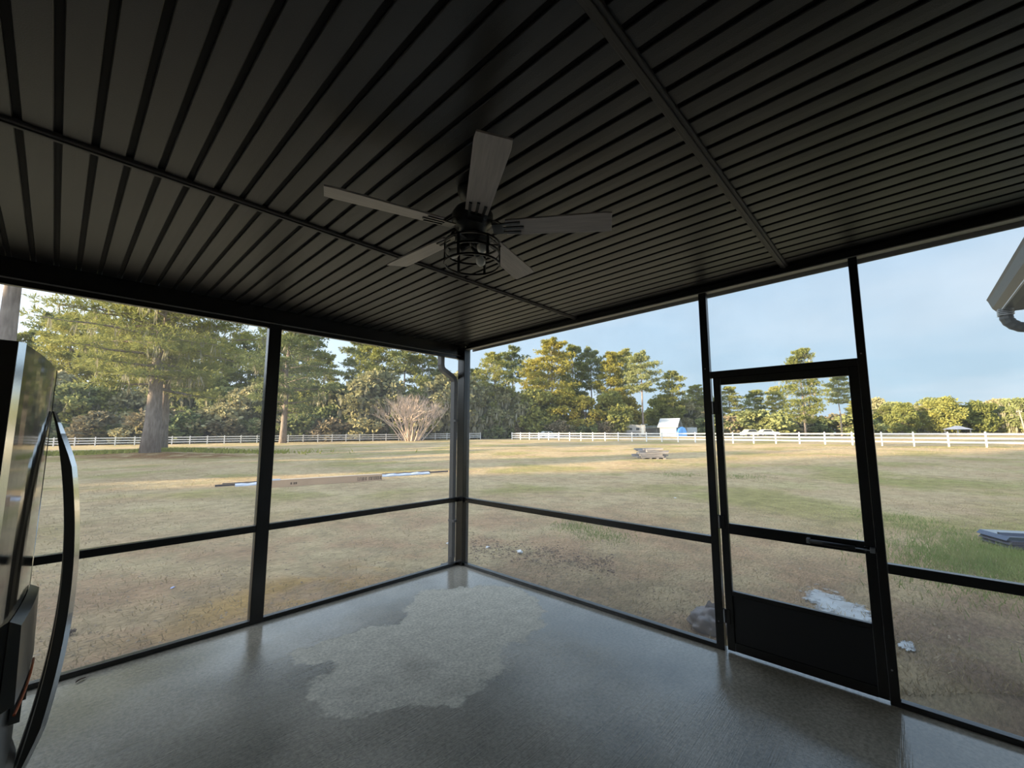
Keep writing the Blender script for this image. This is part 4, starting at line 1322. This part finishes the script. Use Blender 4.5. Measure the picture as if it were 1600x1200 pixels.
# gabled shed
gs = bthing('gabled_shed', 'white gabled shed with dark arched doorway behind the fence', 'shed', 1046, 96, 0.95)
box('wall', -1.9, 1.9, -1.8, 1.8, 0, 2.4, M_wwall, gs)
prism('gable', [(-1.9, 2.4), (1.9, 2.4), (0, 4.0)], -1.8, 1.8, M_greywall, gs)
prism('roof_panel', [(-2.3, 2.1), (0, 4.05), (0, 4.2), (-2.3, 2.25)], -2.2, 2.2, M_wroof, gs)
prism('roof_panel', [(0, 4.05), (2.3, 2.1), (2.3, 2.25), (0, 4.2)], -2.2, 2.2, M_wroof, gs)
prism('doorway', [(-0.9, 0.1), (0.7, 0.1), (0.7, 1.5), (0.4, 2.0), (-0.1, 2.2), (-0.6, 2.0), (-0.9, 1.5)], -1.84, -1.79, M_dk, gs)
# tarp covered stack and barrel
tp = bthing('tarp_cover', 'bright blue tarp draped over a heap beside the gabled shed', 'tarp', 1063, 93)
prism('tarp', [(-0.9, 0.0), (0.9, 0.0), (0.85, 1.2), (0.5, 2.0), (0.0, 2.25), (-0.5, 1.9), (-0.9, 1.1)], -0.8, 0.8, M_blue, tp)
prism('tarp_fold', [(-0.6, 0.0), (-0.45, 0.0), (-0.2, 1.9), (-0.35, 1.8)], -0.84, -0.78, M_blue, tp)
utl = bthing('utility_trailer', 'plain white box trailer beside the blue tarp', 'trailer', 1077, 98)
box('box_body', -1.2, 1.2, -0.9, 0.9, 0.45, 2.1, M_wwall, utl, 0.06)
box('rear_door', -1.1, 1.1, -0.93, -0.89, 0.55, 2.0, M_wroof, utl)
for y_ in (-0.8, 0.8):
    bm = bmesh.new(); bm_tube(bm, [(0.0, y_ - .1, 0.33), (0.0, y_ + .1, 0.33)], 0.33, 14); build('wheel', bm, M_tyre, utl)
def car(label, px, dep, rz, col, group=None):
    m = mat('car_paint_' + label[:6].replace(' ', '_'), col, rough=0.3, coat=0.5)
    c = bthing('car', label, 'car', px, dep, rz)
    prism('body', [(-2.2, 0.3), (2.2, 0.3), (2.25, 0.75), (1.9, 0.95), (1.0, 1.0), (0.4, 1.5), (-1.1, 1.52), (-1.7, 1.05), (-2.2, 0.95)], -0.85, 0.85, m, c)
    prism('side_window', [(-1.5, 1.03), (0.75, 1.03), (0.32, 1.43), (-1.05, 1.44)], -0.87, -0.84, M_glass, c)
    prism('side_window', [(-1.5, 1.03), (0.75, 1.03), (0.32, 1.43), (-1.05, 1.44)], 0.84, 0.87, M_glass, c)
    for x_ in (-1.4, 1.4):
        for y_ in (-0.8, 0.8):
            bm = bmesh.new(); bm_tube(bm, [(x_, y_ - .1, 0.33), (x_, y_ + .1, 0.33)], 0.33, 14); build('wheel', bm, M_tyre, c)
    return c
car('white car parked under the golden pines', 856, 92.5, 0.3, (0.7, 0.72, 0.75))
car('silver car parked behind the sunlit fence', 1172, 93, 0.1, (0.5, 0.53, 0.55))
car('white car parked behind the sunlit fence', 1197, 95, -0.1, (0.72, 0.72, 0.7))
gz = bthing('gazebo', 'small pale hip-roofed shelter far beyond the right fence', 'shelter', 1492, 110)
for x_ in (-1.6, 1.6):
    for y_ in (-1.6, 1.6): box('post', x_ - .08, x_ + .08, y_ - .08, y_ + .08, 0, 1.7, M_wwall, gz)
bm = bmesh.new()
b4 = [bm.verts.new(v) for v in ((-2.0, -2.0, 1.65), (2.0, -2.0, 1.65), (2.0, 2.0, 1.65), (-2.0, 2.0, 1.65))]; tpv = [bm.verts.new((-.5, 0, 2.6)), bm.verts.new((.5, 0, 2.6))]
bm.faces.new((b4[0], b4[1], tpv[1], tpv[0])); bm.faces.new((b4[2], b4[3], tpv[0], tpv[1])); bm.faces.new((b4[1], b4[2], tpv[1])); bm.faces.new((b4[3], b4[0], tpv[0])); bm.faces.new(b4[::-1])
build('hip_roof', bm, mat('pinkish_roof', (0.62, 0.55, 0.52), rough=0.6), gz)
M_pole = mat('pole_wood', (0.36, 0.30, 0.24), rough=0.9)
up = bthing('utility_pole', 'leaning wooden utility pole with crossarm at the far right', 'pole', 1596, 90)
bm = bmesh.new(); bm_tube(bm, [(0.3, 0, -0.3), (-0.6, 0, 5.6)], [0.15, 0.11], 8); build('pole', bm, M_pole, up)
box('crossarm', -1.15, -0.05, -0.06, 0.06, 5.1, 5.24, M_pole, up)
for x_ in (-1.05, -0.15):
    bm = bmesh.new(); bm_tube(bm, [(x_, 0, 5.24), (x_, 0, 5.4)], 0.05, 6); build('insulator', bm, M_white, up)
mk = bthing('marker_post', 'thin pale post standing beyond the fence by the far trees', 'post', 1378, 100)
bm = bmesh.new(); bm_tube(bm, [(0, 0, -0.2), (0.05, 0, 2.9)], [0.10, 0.09], 6); build('post', bm, M_pole, mk)
box('cap', -0.10, 0.20, -0.14, 0.14, 2.9, 3.0, M_pole, mk)

# ---------------------------------------------------------------- things lying in the field
M_wood = mat('weathered_boards', (0.40, 0.37, 0.36), rough=0.85, var=0.35, vscale=2, stretch=(1, 8, 8))
P = gp(1017, 717)
wp = thing('lumber_pile', 'heap of weathered grey boards stacked on the grass', 'lumber pile', (P.x, P.y, P.z), FACE)
g = random.Random(3)
z = 0.0
for lay in range(6):
    nbd = 4 if lay < 4 else 3
    h = rnd.uniform(0.09, 0.12)
    for k in range(nbd):
        L_ = g.uniform(1.3, 2.0) * (1.0 if lay < 4 else 0.8)
        yy = -0.5 + k * 1.0 / max(1, nbd - 1)
        sh = g.uniform(-.22, .22)
        if lay == 0: box('bearer', -0.7 + k * 0.45, -0.55 + k * 0.45, -0.55, 0.55, 0.0, h, M_wood, wp)
        else: box('board', sh - L_ / 2, sh + L_ / 2, yy - .10, yy + .10, z + 0.01, z + h, M_wood, wp, 0, Matrix.Rotation(g.uniform(-.05, .05) * (1 + lay * 0.8), 4, 'Z') @ Matrix.Rotation(g.uniform(-.05, .05), 4, 'Y'))
    z += h + 0.015

# long carton with wrapped aluminium channels beside it
M_card = mat('cardboard', (0.60, 0.41, 0.27), rough=0.85, var=0.12, vscale=1.5)
M_cardi = mat('cardboard_top', (0.72, 0.53, 0.37), rough=0.85, var=0.1)
M_print = mat('carton_print', (0.14, 0.09, 0.06), rough=0.9)
M_wrap = mat('white_blue_wrap', (0.66, 0.71, 0.84), rough=0.3, var=0.12)
M_dkmet = mat('dark_bronze_bar', (0.05, 0.045, 0.06), rough=0.35)
A = gp(424, 763); B = gp(597, 751)
d = (B - A); L_ = d.length; rzb = math.atan2(d.y, d.x)
ct = thing('carton', 'very long tan cardboard carton printed at one end', 'box', (A.x, A.y, min(A.z, B.z)), rzb)
CH, CW = 0.24, 0.30
box('body', 0, L_, 0, CW, 0.01, CH, M_card, ct, 0.006)
box('lid', 0.25, L_, -0.004, CW + 0.004, CH - 0.004, CH + 0.008, M_cardi, ct)
box('end_flap', -0.22, 0.0, 0.0, CW, 0.02, 0.03, M_card, ct)
box('liner', -0.02, 0.26, 0.03, CW - 0.03, CH, CH + 0.03, M_wrap, ct)
g = random.Random(2)
x_ = L_ - 0.92
pr = bmesh.new()
for k in range(26):           # heavy block print, too small to read
    w = g.choice((0.010, 0.014, 0.022))
    z0 = 0.055; z1 = 0.175
    if k == 11: x_ += 0.05
    bm_box(pr, x_, x_ + w, -0.003, -0.001, z0, z1)
    if k % 3 == 0: bm_box(pr, x_, x_ + 0.03, -0.003, -0.001, z1 - 0.02, z1)
    if k % 4 == 1: bm_box(pr, x_, x_ + 0.03, -0.003, -0.001, z0, z0 + 0.02)
    x_ += 0.033
build('block_print', pr, M_print, ct)
pr = bmesh.new()
for k, xx in enumerate((0.55, 0.64, 0.70)): bm_box(pr, xx, xx + 0.05, -0.003, -0.001, 0.08, 0.15)
build('small_mark', pr, M_print, ct)
A2 = gp(336, 763); B2 = gp(702, 738.5)
d = B2 - A2; L2 = d.length; rz2 = math.atan2(d.y, d.x)
zz = ground((A2.x + B2.x) / 2, (A2.y + B2.y) / 2)
al = thing('aluminium_channel', 'long bundled bronze channel in white plastic wrap beside the carton', 'metal channel', (A2.x, A2.y, zz + 0.0), rz2)
box('bar', 0.0, L2, 0.10, 0.16, 0.03, 0.09, M_dkmet, al)
bm = bmesh.new()
segn = 40
R_ = []
for i in range(segn + 1):
    u = i / segn; xx = 0.55 + u * (L2 - 1.55)
    wv_ = 0.012 * math.sin(i * 2.1) + 0.008 * math.sin(i * 5.3); ex = 0.04 * max(0, 1 - u * 6)
    R_.append([bm.verts.new(v) for v in ((xx, -0.05 - ex, 0.01), (xx, -0.04 - ex, 0.055 + wv_), (xx, 0.085, 0.10 + wv_), (xx, 0.20, 0.02))])
for i in range(segn):
    for k in range(3): bm.faces.new((R_[i][k], R_[i + 1][k], R_[i + 1][k + 1], R_[i][k + 1]))
    bm.faces.new((R_[i][3], R_[i + 1][3], R_[i + 1][0], R_[i][0]))
bm.faces.new(R_[0]); bm.faces.new(R_[-1][::-1])
build('plastic_wrap', bm, M_wrap, al)
box('bar', 0.2, L2 - 0.9, 0.11, 0.19, 0.10, 0.125, M_dkmet, al)

# black metal pans in the green grass
P = gp(1574, 859)
mp_ = thing('metal_pans', 'nested black metal roof pans with shiny tops lying in green grass', 'metal pans', (P.x, P.y, P.z), math.radians(-62))
M_pan = mat('pan_metal', (0.10, 0.12, 0.17), rough=0.16, metal=0.6)
for k in range(3):
    prism('pan', [(0, 0.03 + k * 0.05), (1.3, 0.03 + k * 0.05), (1.3, 0.07 + k * 0.055), (0.05, 0.075 + k * 0.055)], -0.1 + 0.05 * k, 0.50 + 0.03 * k, M_dkmet if k < 2 else M_pan, mp_)
box('rib', 0.05, 1.3, 0.18, 0.22, 0.185, 0.215, M_pan, mp_)

# pale wet patch beyond the door
def flat_blob(name, cx, cy, rx, ry, seed, m, z, n=180):
    g = random.Random(seed)
    bm = bmesh.new(); ring_ = []
    for k in range(n):
        a = 2 * PI * k / n
        f = 1 + 0.45 * noise.noise(Vector((math.cos(a) * 1.3 + seed, math.sin(a) * 1.3, 0))) + 0.3 * noise.noise(Vector((math.cos(a) * 4 + seed, math.sin(a) * 4, 2))) + 0.22 * noise.noise(Vector((math.cos(a) * 13 + seed, math.sin(a) * 13, 5)))
        ring_.append(bm.verts.new((rx * f * math.cos(a), ry * f * math.sin(a), 0)))
    top = bm.faces.new(ring_)
    ret = bmesh.ops.extrude_face_region(bm, geom=[top])
    for v in [v for v in ret['geom'] if isinstance(v, bmesh.types.BMVert)]: v.co.z += 0.002; v.co.x *= 0.96; v.co.y *= 0.96
    o = build(name, bm, m)
    o.location = (cx, cy, z)
    return o
M_milk = mat('milky_water', (0.42, 0.44, 0.45), rough=0.10, spec=0.8, col2=(0.24, 0.22, 0.20), vscale=5, bump=0.10, bscale=25)
def feather(m, rx, ry):
    n = m.node_tree; L = n.links
    out = n.nodes['Material Output']; sh = out.inputs[0].links[0].from_socket
    t = n.nodes.new('ShaderNodeTexCoord'); mp = n.nodes.new('ShaderNodeMapping'); mp.inputs['Scale'].default_value = (1 / rx, 1 / ry, 0)
    L.new(t.outputs['Object'], mp.inputs['Vector'])
    ln = n.nodes.new('ShaderNodeVectorMath'); ln.operation = 'LENGTH'; L.new(mp.outputs[0], ln.inputs[0])
    nz = n.nodes.new('ShaderNodeTexNoise'); nz.inputs['Scale'].default_value = 7; nz.inputs['Detail'].default_value = 6; nz.inputs['Roughness'].default_value = 0.65
    L.new(t.outputs['Object'], nz.inputs['Vector'])
    ad = n.nodes.new('ShaderNodeMath'); ad.operation = 'MULTIPLY_ADD'; ad.inputs[1].default_value = 2.2
    L.new(nz.outputs['Fac'], ad.inputs[0]); L.new(ln.outputs['Value'], ad.inputs[2])
    mr = n.nodes.new('ShaderNodeMapRange'); mr.interpolation_type = 'SMOOTHSTEP'
    mr.inputs['From Min'].default_value = 1.62; mr.inputs['From Max'].default_value = 2.0
    L.new(ad.outputs[0], mr.inputs['Value'])
    tr = n.nodes.new('ShaderNodeBsdfTransparent'); mx = n.nodes.new('ShaderNodeMixShader')
    L.new(mr.outputs[0], mx.inputs[0]); L.new(sh, mx.inputs[1]); L.new(tr.outputs[0], mx.inputs[2]); L.new(mx.outputs[0], out.inputs[0])
feather(M_milk, 0.62, 0.26)
P = gp(1312, 948)
o = flat_blob('puddle', P.x - 0.05, P.y, 0.75, 0.32, 4, M_milk, P.z + 0.012); o.rotation_euler = (0, 0, 0.5)
tag(o, 'pale milky puddle on the bare soil outside the door', 'puddle')
P = gp(1412, 1010)
o = flat_blob('puddle', P.x, P.y - 0.02, 0.11, 0.05, 9, M_milk, P.z + 0.012)
tag(o, 'tiny pale puddle at the foot of the door post', 'puddle')

# crumpled clear plastic bag beside the door post
M_bag = mat('cloudy_plastic', (0.46, 0.40, 0.38), rough=0.25, spec=0.6, var=0.35, vscale=9, transl=0.4)
P = gp(1108, 985)
bm = bmesh.new()
bmesh.ops.create_icosphere(bm, subdivisions=4, radius=1.0)
for v in bm.verts:
    c = v.co.copy()
    f = 1 + 0.28 * noise.noise(c * 2.0) + 0.14 * noise.noise(c * 5.5)
    v.co = Vector((c.x * 0.15, c.y * 0.17, max(-0.02, c.z * 0.11 + 0.06))) * f
bag = thing('plastic_bag', 'crumpled cloudy plastic bag on the dirt by the door post', 'bag', (P.x + 0.03, P.y + 0.0, P.z))
build('bag_body', bm, M_bag, bag, True)
bm = bmesh.new()
rows = []
for i in range(8):
    v = i / 7; row = []
    for k in range(8):
        u = k / 7
        row.append(bm.verts.new((0.02 + 0.03 * math.sin(v * 2.5), -0.02 + (u - 0.5) * 0.16 * (1 - 0.5 * v * v), 0.10 + 0.12 * v + 0.01 * math.sin(u * 9))))
    rows.append(row)
for i in range(7):
    for k in range(7): bm.faces.new((rows[i][k], rows[i][k + 1], rows[i + 1][k + 1], rows[i + 1][k]))
bmesh.ops.solidify(bm, geom=bm.faces[:], thickness=0.003)
build('bag_flap', bm, M_bag, bag, True)

# litter and small debris
M_paper = mat('white_paper', (0.78, 0.78, 0.80), rough=0.6)
M_leaf = mat('dead_leaf', (0.17, 0.11, 0.075), rough=0.9, var=0.3)
M_bluep = mat('pale_blue_scrap', (0.42, 0.46, 0.72), rough=0.5)
def crumple(name, px, py, s, m, label, seed, cat='scrap', flat=0.5):
    P = gp(px, py)
    bm = bmesh.new(); bmesh.ops.create_icosphere(bm, subdivisions=2, radius=1.0)
    for v in bm.verts:
        c = v.co.copy(); f = 1 + 0.7 * noise.noise(c * 1.7 + Vector((seed, 0, 0)))
        v.co = Vector((c.x * f, c.y * f * 0.7, c.z * f * flat + 0.3 * flat)) * s
    o = build(name, bm, m); o.location = (P.x, P.y, relief(P.x, P.y) + 0.004); o.rotation_euler = (0, 0, seed)
    tag(o, label, cat); return o
crumple('paper_scrap', 812, 864, 0.055, M_paper, 'crumpled white paper scrap in the leaf litter past the corner post', 1.0)
crumple('paper_scrap', 702, 851, 0.05, M_paper, 'white scrap lying behind the downspout foot', 2.0)
crumple('paper_scrap', 762, 856, 0.035, M_paper, 'small off-white scrap between the corner post and the crumpled paper', 3.0)
crumple('plastic_scrap', 270, 919, 0.028, M_bluep, 'small pale blue scrap on the bare dirt', 4.0, flat=0.2)
crumple('paper_scrap', 1055, 718 + 60, 0.03, M_paper, 'tiny white scrap on the field past the right rail', 5.0, flat=0.3)
# leaf litter in a drift outside the right wall
n = 900
V = []; Tt = []
g = random.Random(8)
for i in range(n):
    px = g.uniform(735, 960); py = 852 + (px - 735) * 0.14 + g.gauss(0, 9)
    P = gp(px, py)
    if not outside(P.x, P.y): continue
    a = g.uniform(0, 2 * PI); s = g.uniform(0.008, 0.030); z0 = relief(P.x, P.y) + 0.003
    b0 = len(V)
    for k, (lx, ly) in enumerate(((-1, 0), (0, .38), (1, 0), (0, -.38))):
        V.append((P.x + s * (lx * math.cos(a) - ly * math.sin(a)), P.y + s * (lx * math.sin(a) + ly * math.cos(a)), z0 + g.uniform(0, 0.014)))
    Tt += [(b0, b0 + 1, b0 + 2), (b0, b0 + 2, b0 + 3)]
o = link_mesh('leaf_litter', mesh_np('leaf_litter', V, Tt), M_leaf)
tag(o, 'dark leaf litter and mulch drifted outside the right screens', 'leaf litter', kind='stuff')
# clods and twigs over the trodden dirt
V = []; Tt = []
for i in range(5200):
    while True:
        dep = 3.4 + 7.5 * g.random() ** 1.5; lat = g.uniform(-1.2, 1.25) * dep
        P = LD(lat, dep)
        if outside(P.x, P.y): break
    s = g.uniform(0.005, 0.018); z0 = relief(P.x, P.y) - 0.002; a = g.uniform(0, 2 * PI); b0 = len(V)
    l = s * (g.choice((1.0, 1.0, 1.4, 4.5))); w = s * (0.8 if l < 2 * s else 0.22); h = s * (0.8 if l < 2 * s else 0.35)
    for lx, ly, lz in ((-l, -w * .6, 0), (l * .8, -w, 0), (l, w * .7, 0), (-l * .7, w, 0), (g.uniform(-.3, .3) * l, 0, h)):
        V.append((P.x + lx * math.cos(a) - ly * math.sin(a), P.y + lx * math.sin(a) + ly * math.cos(a), z0 + lz))
    Tt += [(b0, b0 + 1, b0 + 4), (b0 + 1, b0 + 2, b0 + 4), (b0 + 2, b0 + 3, b0 + 4), (b0 + 3, b0, b0 + 4)]
o = link_mesh('dirt_clods', mesh_np('dirt_clods', V, Tt), mat('clod_brown', (0.22, 0.155, 0.105), rough=0.95, spec=0.1, col2=(0.40, 0.31, 0.21), vscale=2.5))
tag(o, 'small brown clods and twigs strewn over the trodden dirt', 'dirt clods', kind='stuff')
# pine cone outside the front screen
P = gp(103, 993)
cone = thing('pine_cone', 'brown open pine cone on the dirt beyond the refrigerator handle', 'pine cone', (P.x, P.y, relief(P.x, P.y) + 0.03))
bm = bmesh.new(); bm_tube(bm, [(-0.05, 0, 0), (-0.02, 0, 0), (0.02, 0, 0), (0.055, 0, 0)], [0.012, 0.022, 0.020, 0.006], 8); build('core', bm, M_leaf, cone)
bm = bmesh.new()
for i in range(70):
    u = i / 70; a = i * 2.4; x_ = -0.05 + 0.105 * u; rr = 0.042 * math.sin(PI * (0.18 + 0.75 * u))
    c = Vector((x_ + 0.008, math.cos(a) * rr, math.sin(a) * rr)); d0 = Vector((0, math.cos(a), math.sin(a))); t_ = Vector((0, -math.sin(a), math.cos(a)))
    b0 = Vector((x_, math.cos(a) * 0.012, math.sin(a) * 0.012))
    q = [bm.verts.new(v) for v in (b0, c + t_ * 0.008, c + d0 * 0.006, c - t_ * 0.008)]
    bm.faces.new(q)
build('scales', bm, M_leaf, cone)
# dead leaf on the slab
P = Vector((CX, CY, CZ)); dd = pix_ray(126, 1064); t_ = -CZ / dd.z; P = P + dd * t_
lf = thing('dead_leaf', 'curled brown dead leaf on the wet slab near the refrigerator', 'leaf', (P.x, P.y, 0.001), 0.6)
bm = bmesh.new()
rows = []
for i in range(7):
    u = i / 6; w = 0.011 * math.sin(PI * (0.08 + 0.88 * u))
    rows.append([bm.verts.new((-0.028 + 0.056 * u, s * w, 0.002 + abs(s) * 0.006 + 0.004 * math.sin(u * 3))) for s in (-1, 0, 1)])
for i in range(6):
    for k in range(2): bm.faces.new((rows[i][k], rows[i][k + 1], rows[i + 1][k + 1], rows[i + 1][k]))
bmesh.ops.solidify(bm, geom=bm.faces[:], thickness=0.0012)
build('leaf_blade', bm, M_leaf, lf)
bm = bmesh.new(); bm_tube(bm, [(0.026, 0, 0.004), (0.045, 0.004, 0.003)], 0.0012, 5); build('leaf_stem', bm, M_leaf, lf)
